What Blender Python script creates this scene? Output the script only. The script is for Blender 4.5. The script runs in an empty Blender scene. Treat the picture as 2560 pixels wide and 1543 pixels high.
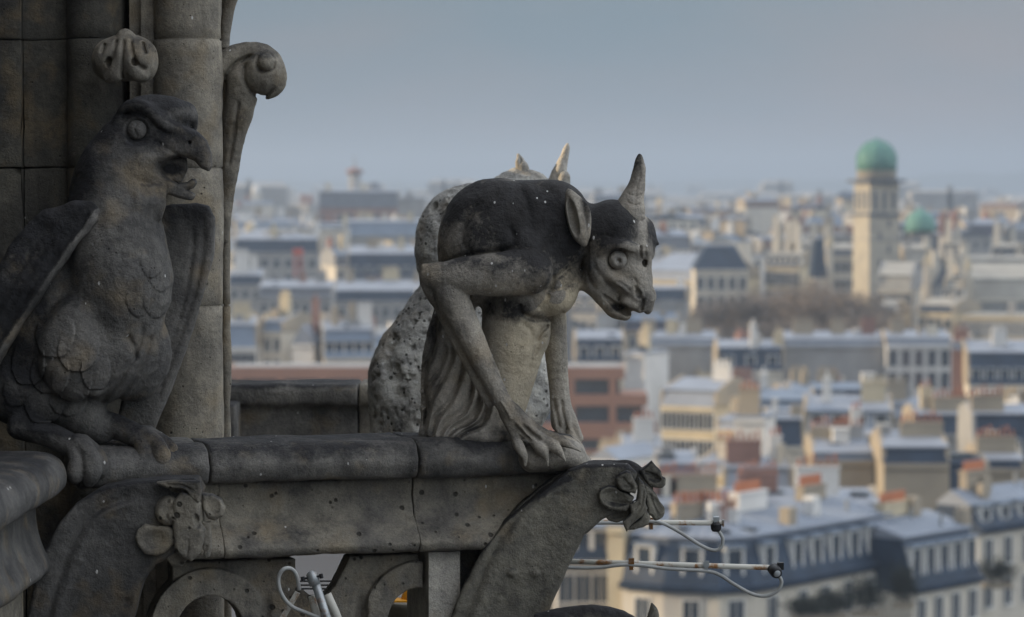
import bpy, math, random
import numpy as np
from mathutils import Vector, Matrix
R = math.radians
sc = bpy.context.scene
COL = sc.collection
# ------------------------------------------------------------------ camera
F = 7822.0                      # focal length in pixels of the 2560 px wide photograph
PITCH = math.atan((771.5-462)/F)
CAMZ = 46.0
cd = bpy.data.cameras.new('camera'); cam = bpy.data.objects.new('camera', cd); COL.objects.link(cam)
cam.location = (0, 0, CAMZ); cam.rotation_euler = (math.pi/2-PITCH, 0, 0)
cd.sensor_width = 36.0; cd.lens = 110.0; cd.clip_start = 0.1; cd.clip_end = 30000
cd.dof.use_dof = True; cd.dof.focus_distance = 12.05; cd.dof.aperture_fstop = 3.5; cd.dof.aperture_blades = 0
sc.camera = cam
def P(px, py, Y):
    a = (px-1280)/F; b = -(py-771.5)/F
    c, s = math.cos(PITCH), math.sin(PITCH)
    dy = c+b*s; dz = -s+b*c
    k = Y/dy
    return Vector((a*k, Y, CAMZ+dz*k))
# ------------------------------------------------------------------ sky, sun, exposure
SUN_AZ = Vector((-1.0, 0.06, 0)).normalized(); SUN_EL = R(15)
w = bpy.data.worlds.new('World'); sc.world = w; w.use_nodes = True
nt = w.node_tree; nt.nodes.clear()
out = nt.nodes.new('ShaderNodeOutputWorld'); bg = nt.nodes.new('ShaderNodeBackground')
sky = nt.nodes.new('ShaderNodeTexSky'); sky.sky_type = 'NISHITA'; sky.sun_disc = False
sky.sun_elevation = SUN_EL; sky.sun_rotation = math.atan2(SUN_AZ.x, SUN_AZ.y)
sky.altitude = 60; sky.air_density = 1.3; sky.dust_density = 2.5; sky.ozone_density = 1.5
tc = nt.nodes.new('ShaderNodeTexCoord'); sep = nt.nodes.new('ShaderNodeSeparateXYZ')
nt.links.new(tc.outputs['Generated'], sep.inputs[0])
# thin high cloud: grey-blue veil, brighter towards the zenith
rmp = nt.nodes.new('ShaderNodeValToRGB'); e = rmp.color_ramp.elements
e[0].position = 0.0; e[0].color = (1.4, 1.64, 1.95, 1)
e[1].position = 0.07; e[1].color = (1.36, 1.66, 1.96, 1)
x = e.new(0.16); x.color = (2.4, 2.9, 3.4, 1)
x = e.new(0.35); x.color = (7.0, 7.6, 8.2, 1)
x = e.new(1.0); x.color = (9.0, 9.8, 11.0, 1)
nt.links.new(sep.outputs['Z'], rmp.inputs[0])
mp = nt.nodes.new('ShaderNodeMapping'); mp.inputs['Scale'].default_value = (5, 5, 16)
nz = nt.nodes.new('ShaderNodeTexNoise'); nz.inputs['Scale'].default_value = 1.1; nz.inputs['Detail'].default_value = 3
nt.links.new(tc.outputs['Generated'], mp.inputs[0]); nt.links.new(mp.outputs[0], nz.inputs['Vector'])
r2 = nt.nodes.new('ShaderNodeValToRGB'); e = r2.color_ramp.elements
e[0].position = 0.35; e[0].color = (0.80, 0.97, 1.05, 1); e[1].position = 0.65; e[1].color = (1.24, 1.05, 1.0, 1)
nt.links.new(nz.outputs['Fac'], r2.inputs[0])
mul = nt.nodes.new('ShaderNodeMix'); mul.data_type = 'RGBA'; mul.blend_type = 'MULTIPLY'; mul.inputs[0].default_value = 1
nt.links.new(rmp.outputs[0], mul.inputs[6]); nt.links.new(r2.outputs[0], mul.inputs[7])
rx = nt.nodes.new('ShaderNodeValToRGB'); e = rx.color_ramp.elements
e[0].position = 0.0; e[0].color = (0.40, 0.42, 0.45, 1); e[1].position = 1.0; e[1].color = (1.72, 1.66, 1.58, 1)
xh = nt.nodes.new('ShaderNodeMath'); xh.operation = 'MULTIPLY_ADD'; xh.inputs[1].default_value = 0.62; xh.inputs[2].default_value = 0.46
nt.links.new(sep.outputs['X'], xh.inputs[0]); nt.links.new(xh.outputs[0], rx.inputs[0])
mul2 = nt.nodes.new('ShaderNodeMix'); mul2.data_type = 'RGBA'; mul2.blend_type = 'MULTIPLY'; mul2.inputs[0].default_value = 1
nt.links.new(mul.outputs[2], mul2.inputs[6]); nt.links.new(rx.outputs[0], mul2.inputs[7]); mul = mul2
mx = nt.nodes.new('ShaderNodeMix'); mx.data_type = 'RGBA'; mx.inputs[0].default_value = 0.93
nt.links.new(sky.outputs[0], mx.inputs[6]); nt.links.new(mul.outputs[2], mx.inputs[7])
nt.links.new(mx.outputs[2], bg.inputs[0]); bg.inputs[1].default_value = 0.125
nt.links.new(bg.outputs[0], out.inputs[0])
sl = bpy.data.lights.new('sun', 'SUN'); sl.energy = 5.0; sl.angle = R(0.5); sl.color = (1.0, 0.79, 0.54)
so = bpy.data.objects.new('sun', sl); COL.objects.link(so)
sd = Vector((SUN_AZ.x*math.cos(SUN_EL), SUN_AZ.y*math.cos(SUN_EL), math.sin(SUN_EL)))
so.rotation_euler = sd.to_track_quat('Z', 'Y').to_euler(); so.location = (-60, 0, 120)
sc.view_settings.view_transform = 'Standard'; sc.view_settings.look = 'None'
sc.view_settings.exposure = 0.32; sc.view_settings.gamma = 1.0
sc.cycles.use_denoising = True; sc.cycles.max_bounces = 6; sc.cycles.volume_bounces = 1
# ------------------------------------------------------------------ object helpers
def tag(o, label=None, cat=None, group=None, kind=None):
    if label: o['label'] = label
    if cat: o['category'] = cat
    if group: o['group'] = group
    if kind: o['kind'] = kind
    return o
def empty(name, loc=(0, 0, 0), rz=0.0):
    o = bpy.data.objects.new(name, None); COL.objects.link(o); o.location = loc; o.rotation_euler = (0, 0, rz)
    o.empty_display_size = 0.3
    return o
def link(name, me, parent=None, mat=None, loc=None):
    o = bpy.data.objects.new(name, me); COL.objects.link(o)
    if mat is not None:
        me.materials.clear()
        for m in (mat if isinstance(mat, (list, tuple)) else [mat]): me.materials.append(m)
    if parent is not None: o.parent = parent
    if loc is not None: o.location = loc
    return o
def np_mesh(name, V, Fc, smooth=True):
    me = bpy.data.meshes.new(name)
    V = np.ascontiguousarray(V, dtype=np.float32); Fc = np.ascontiguousarray(Fc, dtype=np.int32)
    n = Fc.shape[1]
    me.vertices.add(len(V)); me.vertices.foreach_set('co', V.ravel())
    me.loops.add(Fc.size); me.loops.foreach_set('vertex_index', Fc.ravel())
    me.polygons.add(len(Fc)); me.polygons.foreach_set('loop_start', np.arange(0, Fc.size, n, dtype=np.int32))
    me.polygons.foreach_set('use_smooth', np.full(len(Fc), smooth))
    me.update(calc_edges=True); me.validate(); return me
def vnoise(Pt, freq, seed=0):
    Q = Pt*freq; I = np.floor(Q).astype(np.int64); f = Q-I; u = f*f*(3-2*f)
    def hsh(i, j, k):
        h = (i*374761393+j*668265263+k*1442695041+seed*97531) & 0xffffffff
        h = ((h ^ (h >> 13))*1274126177) & 0xffffffff
        h = h ^ (h >> 16)
        return (h & 0xffff)/32767.5-1
    r = 0
    for a in (0, 1):
        for b in (0, 1):
            for c in (0, 1):
                wt = (u[:, 0] if a else 1-u[:, 0])*(u[:, 1] if b else 1-u[:, 1])*(u[:, 2] if c else 1-u[:, 2])
                r = r+wt*hsh(I[:, 0]+a, I[:, 1]+b, I[:, 2]+c)
    return r
def roughen(me, amps, seed=0):
    n = len(me.vertices); V = np.empty(n*3, np.float32); me.vertices.foreach_get('co', V); V = V.reshape(-1, 3)
    N = np.empty(n*3, np.float32); me.vertex_normals.foreach_get('vector', N); N = N.reshape(-1, 3)
    d = 0
    for i, (fr, am) in enumerate(amps): d = d+am*vnoise(V.astype(np.float64), fr, seed+i*7)
    V = V+N*d[:, None]
    me.vertices.foreach_set('co', V.astype(np.float32).ravel()); me.update()
# ------------------------------------------------------------------ materials
def newmat(name):
    m = bpy.data.materials.new(name); m.use_nodes = True; nt = m.node_tree
    b = nt.nodes['Principled BSDF']
    return m, nt, b
def N(nt, typ, **kw):
    n = nt.nodes.new(typ)
    for k, v in kw.items():
        if hasattr(n, k): setattr(n, k, v)
        else: n.inputs[k.replace('_', ' ')].default_value = v
    return n
def ramp(nt, src, stops):
    r = nt.nodes.new('ShaderNodeValToRGB'); els = r.color_ramp.elements
    while len(els) < len(stops): els.new(0.5)
    for el, (p, c) in zip(els, stops):
        el.position = p; el.color = (c, c, c, 1) if isinstance(c, (int, float)) else tuple(c)+(1,)
    nt.links.new(src, r.inputs[0]); return r.outputs[0]
def mixc(nt, f, a, b, bt='MIX'):
    m = nt.nodes.new('ShaderNodeMix'); m.data_type = 'RGBA'; m.blend_type = bt
    for i, v in ((0, f), (6, a), (7, b)):
        if isinstance(v, (int, float)): m.inputs[i].default_value = v
        elif isinstance(v, tuple): m.inputs[i].default_value = v+(1,) if len(v) == 3 else v
        else: nt.links.new(v, m.inputs[i])
    return m.outputs[2]
def mth(nt, op, a, b=0.0, c=0.0, clamp=False):
    m = nt.nodes.new('ShaderNodeMath'); m.operation = op; m.use_clamp = clamp
    for i, v in enumerate((a, b, c)):
        if isinstance(v, (int, float)): m.inputs[i].default_value = v
        else: nt.links.new(v, m.inputs[i])
    return m.outputs[0]
def noise(nt, co, scale, det=4, rough=0.55):
    n = nt.nodes.new('ShaderNodeTexNoise'); n.inputs['Scale'].default_value = scale
    n.inputs['Detail'].default_value = det; n.inputs['Roughness'].default_value = rough
    nt.links.new(co, n.inputs['Vector']); return n.outputs['Fac']
def voro(nt, co, scale, rnd=1.0):
    n = nt.nodes.new('ShaderNodeTexVoronoi'); n.inputs['Scale'].default_value = scale
    n.inputs['Randomness'].default_value = rnd
    nt.links.new(co, n.inputs['Vector']); return n.outputs['Distance'], n.outputs['Color']
def stone(name, c0, c1, top=0.5, pits=0.5, specks=0.6, bump=1.0, pitscale=34, crust_shade_col=(0.0085, 0.0085, 0.0095), warm=0.4):
    m, nt, b = newmat(name)
    tc = nt.nodes.new('ShaderNodeTexCoord'); co = tc.outputs['Object']
    n1 = noise(nt, co, 3.2, 5, 0.6); n2 = noise(nt, co, 14, 5, 0.65); n3 = noise(nt, co, 70, 5, 0.7)
    base = mixc(nt, ramp(nt, n1, [(0.36, 0), (0.64, 1)]), c0, c1)
    base = mixc(nt, 0.8, base, mixc(nt, ramp(nt, n2, [(0.3, 0), (0.7, 1)]), (0.62, 0.61, 0.62), (1.25, 1.22, 1.15)), 'MULTIPLY')
    base = mixc(nt, 0.6, base, mixc(nt, ramp(nt, n3, [(0.25, 0), (0.75, 1)]), (0.7, 0.7, 0.72), (1.25, 1.24, 1.2)), 'MULTIPLY')
    base = mixc(nt, mth(nt, 'MULTIPLY', ramp(nt, noise(nt, co, 5.5, 3), [(0.52, 0), (0.7, 1)]), warm), base, (0.26, 0.19, 0.10))
    n4 = noise(nt, co, 160, 3, 0.7)
    base = mixc(nt, 0.55, base, mixc(nt, ramp(nt, n4, [(0.3, 0), (0.7, 1)]), (0.6, 0.6, 0.62), (1.3, 1.3, 1.27)), 'MULTIPLY')
    dm = nt.nodes.new('ShaderNodeMapping'); dm.inputs['Scale'].default_value = (14, 14, 1.6); nt.links.new(co, dm.inputs[0])
    drip = ramp(nt, noise(nt, dm.outputs[0], 1.0, 4, 0.6), [(0.5, 0), (0.72, 1)])
    base = mixc(nt, mth(nt, 'MULTIPLY', drip, 0.45), base, mixc(nt, 1.0, base, (0.35, 0.35, 0.37), 'MULTIPLY'))
    ac = nt.nodes.new('ShaderNodeAttribute'); ac.attribute_name = 'pale_warm'  # paler, warmer base tone where set per vertex
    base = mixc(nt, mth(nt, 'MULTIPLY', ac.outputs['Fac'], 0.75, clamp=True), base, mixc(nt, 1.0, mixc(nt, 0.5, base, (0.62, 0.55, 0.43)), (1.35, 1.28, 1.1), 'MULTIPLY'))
    # dark crust on weathered and upward faces, plus shade painted into hollows
    at = nt.nodes.new('ShaderNodeAttribute'); at.attribute_name = 'crust'
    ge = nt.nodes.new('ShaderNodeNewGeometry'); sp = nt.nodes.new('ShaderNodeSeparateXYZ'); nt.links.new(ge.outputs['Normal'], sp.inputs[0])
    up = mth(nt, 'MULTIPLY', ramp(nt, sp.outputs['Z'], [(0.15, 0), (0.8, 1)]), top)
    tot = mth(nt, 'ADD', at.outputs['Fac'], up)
    br = mth(nt, 'ADD', mth(nt, 'MULTIPLY', mth(nt, 'SUBTRACT', n2, 0.5), 1.5), mth(nt, 'MULTIPLY', mth(nt, 'SUBTRACT', n3, 0.5), 1.2))
    n0 = noise(nt, co, 6.5, 3, 0.6); br = mth(nt, 'ADD', br, mth(nt, 'MULTIPLY', mth(nt, 'SUBTRACT', n0, 0.5), 1.7))
    cr = ramp(nt, mth(nt, 'ADD', tot, br), [(0.22, 0), (0.55, 0.5), (1.0, 1)])
    cr = mth(nt, 'MULTIPLY', cr, 0.96)
    cc_ = mixc(nt, ramp(nt, n2, [(0.35, 0), (0.7, 1)]), crust_shade_col, tuple(3.2*c for c in crust_shade_col))
    base = mixc(nt, cr, base, cc_)
    # small erosion pits
    vd, vc = voro(nt, co, pitscale)
    vm = mth(nt, 'ADD', mth(nt, 'MULTIPLY', noise(nt, co, 9, 3), 0.36), -0.20+0.06*pits)
    pit = ramp(nt, mth(nt, 'SUBTRACT', vd, mth(nt, 'MULTIPLY', vm, 2.2*pits)), [(0.0, 1), (0.09, 0)])
    base = mixc(nt, mth(nt, 'MULTIPLY', pit, 0.8), base, (0.02, 0.018, 0.015))
    # pale specks of lichen and droppings
    wn = nt.nodes.new('ShaderNodeMapping'); wn.inputs['Scale'].default_value = (1, 1, 0.55); wn.inputs['Rotation'].default_value = (0.3, 0.2, 0.5); nt.links.new(co, wn.inputs[0])
    sdd, scc = voro(nt, wn.outputs[0], 30)
    rs = nt.nodes.new('ShaderNodeSeparateColor'); nt.links.new(scc, rs.inputs[0])
    spk = mth(nt, 'MULTIPLY', ramp(nt, mth(nt, 'ADD', sdd, mth(nt, 'MULTIPLY', n3, 0.10)), [(0.15, 1), (0.19, 0)]), mth(nt, 'GREATER_THAN', rs.outputs[0], 1-0.42*specks))
    base = mixc(nt, mth(nt, 'MULTIPLY', spk, 0.9), base, (0.55, 0.54, 0.52))
    nt.links.new(base, b.inputs['Base Color']); b.inputs['Roughness'].default_value = 0.88
    b.inputs['Specular IOR Level'].default_value = 0.3
    hgt = mth(nt, 'ADD', mth(nt, 'MULTIPLY', n2, 0.9), mth(nt, 'MULTIPLY', n3, 0.32))
    hgt = mth(nt, 'ADD', hgt, mth(nt, 'MULTIPLY', pit, -0.5*min(1, pits+0.2)))
    hgt = mth(nt, 'ADD', hgt, mth(nt, 'MULTIPLY', noise(nt, co, 210, 3), 0.10))
    bp = nt.nodes.new('ShaderNodeBump'); bp.inputs['Strength'].default_value = 0.8; bp.inputs['Distance'].default_value = 0.022*bump
    nt.links.new(hgt, bp.inputs['Height']); nt.links.new(bp.outputs[0], b.inputs['Normal'])
    return m
def plain(name, col, rough=0.7, metal=0.0, var=0.25, scale=0.5, spec=0.4, bump=0.0, col2=None, rust=None):
    m, nt, b = newmat(name)
    tc = nt.nodes.new('ShaderNodeTexCoord'); co = tc.outputs['Object']
    n1 = noise(nt, co, scale, 5, 0.6)
    c2 = col2 if col2 else tuple(c*(1-var) for c in col)
    base = mixc(nt, ramp(nt, n1, [(0.35, 0), (0.65, 1)]), col, c2)
    if rust:
        rr = ramp(nt, noise(nt, co, rust, 6, 0.7), [(0.53, 0), (0.62, 1)])
        base = mixc(nt, rr, base, (0.20, 0.09, 0.025))
    nt.links.new(base, b.inputs['Base Color']); b.inputs['Roughness'].default_value = rough; b.inputs['Metallic'].default_value = metal
    b.inputs['Specular IOR Level'].default_value = spec
    if bump:
        bp = nt.nodes.new('ShaderNodeBump'); bp.inputs['Distance'].default_value = bump; nt.links.new(noise(nt, co, scale*12, 4), bp.inputs['Height'])
        nt.links.new(bp.outputs[0], b.inputs['Normal'])
    return m
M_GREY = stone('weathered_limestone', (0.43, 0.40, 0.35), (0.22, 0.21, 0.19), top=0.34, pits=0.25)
M_BIRD = stone('shaded_limestone', (0.175, 0.17, 0.162), (0.07, 0.069, 0.068), top=0.6, pits=0.45, specks=0.12)  # shade on the left is darkened into this stone colour
M_PIT = stone('pitted_limestone', (0.56, 0.56, 0.53), (0.25, 0.25, 0.24), top=0.05, pits=1.0, specks=1.0, bump=1.7, pitscale=26)
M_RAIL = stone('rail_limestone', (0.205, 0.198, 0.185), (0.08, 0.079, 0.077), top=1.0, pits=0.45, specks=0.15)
M_FRZ = stone('frieze_limestone', (0.27, 0.25, 0.205), (0.14, 0.134, 0.124), top=0.4, pits=0.9, specks=0.1, pitscale=20)
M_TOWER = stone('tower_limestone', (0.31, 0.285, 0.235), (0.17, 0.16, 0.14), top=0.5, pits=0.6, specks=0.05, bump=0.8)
M_TOWERD = stone('shaded_tower_limestone', (0.105, 0.10, 0.085), (0.045, 0.044, 0.042), top=0.5, pits=0.6, specks=0.05, bump=0.8)  # darker copy of the tower stone, shade put into the colour
M_DARK = stone('shaded_dark_limestone', (0.12, 0.118, 0.115), (0.06, 0.06, 0.06), top=0.8, pits=0.3, specks=0.1)  # darkest limestone copy, standing in for shade at the left and behind struts
M_BRK = stone('bracket_limestone', (0.20, 0.192, 0.162), (0.115, 0.112, 0.10), top=0.95, pits=0.3, specks=0.7, warm=0.3)
M_MOUTH = stone('dark_hollow', (0.03, 0.028, 0.026), (0.02, 0.02, 0.02), top=0, pits=0, specks=0)
M_EYE = stone('pale_limestone', (0.50, 0.48, 0.44), (0.36, 0.35, 0.32), top=0.0, pits=0.2, specks=0.3)
# ------------------------------------------------------------------ carving toolkit (signed distance field -> quad mesh)
class Carve:
    # coordinates: x right, y down, d away from the viewer, one unit = 1/7822 of the distance
    def __init__(s, lo, hi, h):
        s.lo = np.array(lo, float); s.h = h
        s.ax = [np.arange(lo[i], hi[i]+h, h, dtype=np.float32) for i in range(3)]
        s.F = np.full([len(a) for a in s.ax], 60.0, np.float32)
    def sub(s, lo, hi):
        sl = []
        for i in range(3):
            a = int(max(0, math.floor((lo[i]-s.lo[i])/s.h))); b = int(min(len(s.ax[i]), math.ceil((hi[i]-s.lo[i])/s.h)+1))
            if b <= a: return None
            sl.append(slice(a, b))
        return tuple(sl)
    def grid(s, sl):
        return s.ax[0][sl[0]][:, None, None], s.ax[1][sl[1]][None, :, None], s.ax[2][sl[2]][None, None, :]
    def put(s, sl, D, k, cut):
        A = s.F[sl]
        if cut: D = -D
        sg = -1.0 if cut else 1.0
        A = A*sg; B = D*sg
        if k > 0:
            hh = np.clip(0.5+0.5*(A-B)/k, 0, 1)
            o = A+(B-A)*hh-k*hh*(1-hh)
        else: o = np.minimum(A, B)
        s.F[sl] = o*sg
    def ell(s, c, r, rot=0, yaw=0, k=12, cut=False):
        m = max(r)+k+8
        sl = s.sub([c[i]-m for i in range(3)], [c[i]+m for i in range(3)])
        if sl is None: return
        X, Y, Z = s.grid(sl); X = X-c[0]; Y = Y-c[1]; Z = Z-c[2]
        if yaw: a = R(yaw); X, Z = X*math.cos(a)+Z*math.sin(a), -X*math.sin(a)+Z*math.cos(a)
        if rot: a = R(rot); X, Y = X*math.cos(a)+Y*math.sin(a), -X*math.sin(a)+Y*math.cos(a)
        k0 = np.sqrt((X/r[0])**2+(Y/r[1])**2+(Z/r[2])**2); k1 = np.sqrt((X/r[0]**2)**2+(Y/r[1]**2)**2+(Z/r[2]**2)**2)+1e-6
        s.put(sl, k0*(k0-1)/k1, k, cut)
    def chain(s, pts, k=10, q=1.0, cut=False, sm=True):
        pts = np.array(pts, float)
        if sm and len(pts) > 2: pts = spline(pts, 4)
        m = pts[:, 3].max()+k+8
        lo = pts[:, :3].min(0)-m; hi = pts[:, :3].max(0)+m
        if q < 1: mz = pts[:, 3].max()/q+k+8; lo[2] = pts[:, 2].min()-mz; hi[2] = pts[:, 2].max()+mz
        sl = s.sub(lo, hi)
        if sl is None: return
        X, Y, Z = s.grid(sl); D = None
        for a, b in zip(pts[:-1], pts[1:]):
            ba = b-a; L = ba[0]**2+ba[1]**2+(ba[2]*q)**2+1e-9
            t = np.clip(((X-a[0])*ba[0]+(Y-a[1])*ba[1]+(Z-a[2])*ba[2]*q*q)/L, 0, 1)
            d = np.sqrt((X-a[0]-ba[0]*t)**2+(Y-a[1]-ba[1]*t)**2+((Z-a[2]-ba[2]*t)*q)**2)-(a[3]+ba[3]*t)
            D = d if D is None else np.minimum(D, d)
        s.put(sl, D.astype(np.float32), k, cut)
    def poly(s, pts, dc, t, rnd=8, k=8, cut=False, grow=0):
        pts = np.array(pts, float); m = rnd+k+8+grow
        lo = [pts[:, 0].min()-m, pts[:, 1].min()-m, s.lo[2]]; hi = [pts[:, 0].max()+m, pts[:, 1].max()+m, s.ax[2][-1]]
        sl = s.sub(lo, hi)
        if sl is None: return
        X, Y, Z = s.grid(sl)
        d2 = polysdf(X[:, :, 0], Y[:, :, 0], pts)+rnd-grow
        c = dc(X, Y) if callable(dc) else dc
        tt = t(X, Y) if callable(t) else t
        a = d2[:, :, None]; b = np.abs(Z-c)-(tt-rnd)
        D = np.sqrt(np.maximum(a, 0)**2+np.maximum(b, 0)**2)+np.minimum(np.maximum(a, b), 0)-rnd
        s.put(sl, D.astype(np.float32), k, cut)
    def stroke(s, pts, w, depth, dmax=1e3, dmin=-1e3, taper=True):
        # press (depth>0) or raise (depth<0) a line into the surface that faces the viewer side
        pts = np.array(pts, float)
        if len(pts) > 2: pts = spline(pts, 5)
        m = 3*w
        sl = s.sub([pts[:, 0].min()-m, pts[:, 1].min()-m, dmin], [pts[:, 0].max()+m, pts[:, 1].max()+m, dmax])
        if sl is None: return
        X, Y, Z = s.grid(sl); X = X[:, :, 0]; Y = Y[:, :, 0]; best = None; n = len(pts)-1; T = None
        for i, (a, b) in enumerate(zip(pts[:-1], pts[1:])):
            ba = b-a; L = (ba**2).sum()+1e-9
            t = np.clip(((X-a[0])*ba[0]+(Y-a[1])*ba[1])/L, 0, 1)
            d = np.hypot(X-a[0]-ba[0]*t, Y-a[1]-ba[1]*t); tt = (i+t)/n
            if best is None: best, T = d, tt
            else:
                mk = d < best; T = np.where(mk, tt, T); best = np.where(mk, d, best)
        am = depth*np.exp(-(best/w)**2)
        if taper: am = am*np.clip(np.sin(np.pi*T)*2.2, 0, 1)
        s.F[sl] += am[:, :, None].astype(np.float32)
    def feather(s, pts, depth, wd, dmax=1e3, dmin=-1e3):
        pts = spline(np.array(list(pts)+[pts[0]], float), 4); m = wd*4
        sl = s.sub([pts[:, 0].min()-m, pts[:, 1].min()-m, dmin], [pts[:, 0].max()+m, pts[:, 1].max()+m, dmax])
        if sl is None: return
        X, Y, Z = s.grid(sl)
        d2 = polysdf(X[:, :, 0], Y[:, :, 0], pts[:-1])
        am = np.where(d2 > 0, depth*np.exp(-np.maximum(d2, 0)/wd), -depth*0.5*np.exp(-np.maximum(-d2, 0)/(wd*1.6)))
        yy = Y[:, :, 0]; top = pts[:, 1].min(); bot = pts[:, 1].max()
        am = am*np.clip((yy-top)/(0.5*(bot-top)), 0, 1)
        s.F[sl] += am[:, :, None].astype(np.float32)
    def mesh(s, name, org, sc_, amps=(), seed=0, crust=None, pale_warm=None):
        Fd = s.F; nx, ny, nz = Fd.shape
        Fd[0] = Fd[-1] = 9; Fd[:, 0] = Fd[:, -1] = 9; Fd[:, :, 0] = Fd[:, :, -1] = 9
        S = (Fd < 0); c = np.zeros((nx-1, ny-1, nz-1), np.int8)
        offs = [(a, b, d) for a in (0, 1) for b in (0, 1) for d in (0, 1)]
        for a, b, d in offs: c += S[a:nx-1+a, b:ny-1+b, d:nz-1+d]
        act = (c > 0) & (c < 8); ids = np.argwhere(act); idx = np.full(act.shape, -1, np.int32); idx[act] = np.arange(len(ids))
        V = np.stack([Fd[ids[:, 0]+a, ids[:, 1]+b, ids[:, 2]+d] for a, b, d in offs], 1)
        pos = np.zeros((len(ids), 3)); cnt = np.zeros(len(ids))
        for i in range(8):
            for j in range(i+1, 8):
                if sum(abs(offs[i][q]-offs[j][q]) for q in range(3)) != 1: continue
                va, vb = V[:, i], V[:, j]; mk = (va < 0) != (vb < 0)
                t = np.where(mk, va/np.where(mk, va-vb, 1), 0)
                pp = np.array(offs[i])+t[:, None]*(np.array(offs[j])-np.array(offs[i]))
                pos += np.where(mk[:, None], pp, 0); cnt += mk
        P3 = s.lo+(ids+pos/cnt[:, None])*s.h
        fs = []
        for ax in range(3):
            A = [slice(1, -1)]*3; B = [slice(1, -1)]*3; A[ax] = slice(0, -1); B[ax] = slice(1, None)
            e = S[tuple(A)] != S[tuple(B)]; L = np.argwhere(e); o = [1, 1, 1]; o[ax] = 0; L = L+np.array(o)
            st = S[L[:, 0], L[:, 1], L[:, 2]]
            u, v = [(1, 2), (2, 0), (0, 1)][ax]
            def g(du, dv):
                q = L.copy(); q[:, u] += du; q[:, v] += dv; return idx[q[:, 0], q[:, 1], q[:, 2]]
            Q = np.stack([g(-1, -1), g(0, -1), g(0, 0), g(-1, 0)], 1)
            Q[~st] = Q[~st][:, ::-1]
            fs.append(Q)
        Fc = np.concatenate(fs)
        W = np.stack([(P3[:, 0]-org[0])*sc_, (P3[:, 2]-org[2])*sc_, -(P3[:, 1]-org[1])*sc_], 1)
        me = np_mesh(name, W, Fc)
        if crust is not None: cv = crust(P3[:, 0], P3[:, 1], P3[:, 2])
        if amps: roughen(me, amps, seed)
        if crust is not None:
            at = me.attributes.new('crust', 'FLOAT', 'POINT'); at.data.foreach_set('value', np.clip(cv, 0, 1.2).astype(np.float32))
        if pale_warm is not None:
            at = me.attributes.new('pale_warm', 'FLOAT', 'POINT'); at.data.foreach_set('value', np.clip(pale_warm(P3[:, 0], P3[:, 1], P3[:, 2]), 0, 1).astype(np.float32))
        return me
def spline(p, n):
    out = []
    m = len(p)
    for i in range(m-1):
        a = p[max(i-1, 0)]; b = p[i]; c = p[i+1]; d = p[min(i+2, m-1)]
        for j in range(n):
            t = j/n
            out.append(0.5*((2*b)+(-a+c)*t+(2*a-5*b+4*c-d)*t*t+(-a+3*b-3*c+d)*t**3))
    out.append(p[-1]); return np.array(out)
def polysdf(X, Y, v):
    d = np.full(X.shape if X.shape == Y.shape else np.broadcast(X, Y).shape, 1e9); sgn = np.ones(d.shape)
    n = len(v)
    for i in range(n):
        a = v[i]; b = v[i-1]
        ex, ey = b[0]-a[0], b[1]-a[1]; wx, wy = X-a[0], Y-a[1]
        t = np.clip((wx*ex+wy*ey)/(ex*ex+ey*ey+1e-9), 0, 1)
        d = np.minimum(d, (wx-ex*t)**2+(wy-ey*t)**2)
        c1 = (Y >= a[1]); c2 = (Y < b[1]); c3 = (ex*wy > ey*wx)
        al = (c1 & c2 & c3) | (~c1 & ~c2 & ~c3); sgn = np.where(al, -sgn, sgn)
    return sgn*np.sqrt(d)
def blots(lst, base=0.0):
    def f(x, y, d):
        r = np.full(x.shape, base, float)
        for cx, cy, rx, ry, st in sorted(lst, key=lambda t: -t[4]):
            q = np.sqrt(((x-cx)/rx)**2+((y-cy)/ry)**2)
            r = np.maximum(r, st*np.clip(1.6-q, 0, 1)) if st > 0 else np.clip(r+st*np.clip(1.6-q, 0, 1), 0, 2)
        return r
    return f
# ================================================================== the stone figures
# ---- horned chimera leaning out over the rail
GY = 12.28; GS = GY/F; GO = (1250, 1100, 0)
chim = empty('chimera_statue', P(GO[0], GO[1], GY))
tag(chim, 'one-horned stone chimera with black-crusted back, leaning on both arms over the rail end', 'statue', 'carved chimeras on the gallery')
g = Carve((1030, 425, -180), (1680, 1175, 215), 2.9)
g.ell((1245, 585, 15), (146, 142, 125), k=20)                      # humped back
g.ell((1345, 560, 10), (112, 112, 98), k=30)
g.ell((1405, 545, 5), (70, 86, 80), k=30)
g.ell((1190, 640, 10), (95, 120, 105), k=30)
g.chain([(1380, 585, 5, 84), (1440, 590, 0, 78), (1490, 600, 0, 72)], k=25)      # neck
g.ell((1360, 690, 5), (94, 104, 90), k=25)                          # chest
g.ell((1395, 735, -30), (46, 58, 52), rot=25, k=14)
g.ell((1320, 745, -35), (80, 46, 52), k=14)
g.chain([(1290, 770, 10, 84), (1285, 850, 10, 80), (1270, 930, 10, 72), (1240, 1020, 10, 72), (1215, 1075, 10, 80)], k=25)   # belly
g.ell((1340, 830, 20), (34, 52, 60), k=20)
g.chain([(1140, 720, 30, 44), (1132, 800, 25, 54), (1130, 900, 15, 76), (1140, 1000, 10, 90), (1150, 1080, 0, 98)], k=24, q=1.35)       # haunch
g.ell((1190, 1085, 10), (140, 36, 120), k=22)
# rock the hands close on: end of the rail
g.chain([(1330, 1132, -60, 44), (1400, 1128, -50, 42), (1432, 1140, -40, 34)], k=14, q=0.55)
g.ell((1410, 1128, 10), (52, 38, 100), k=14)
g.ell((1440, 1165, 0), (42, 34, 90), k=12)
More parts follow.
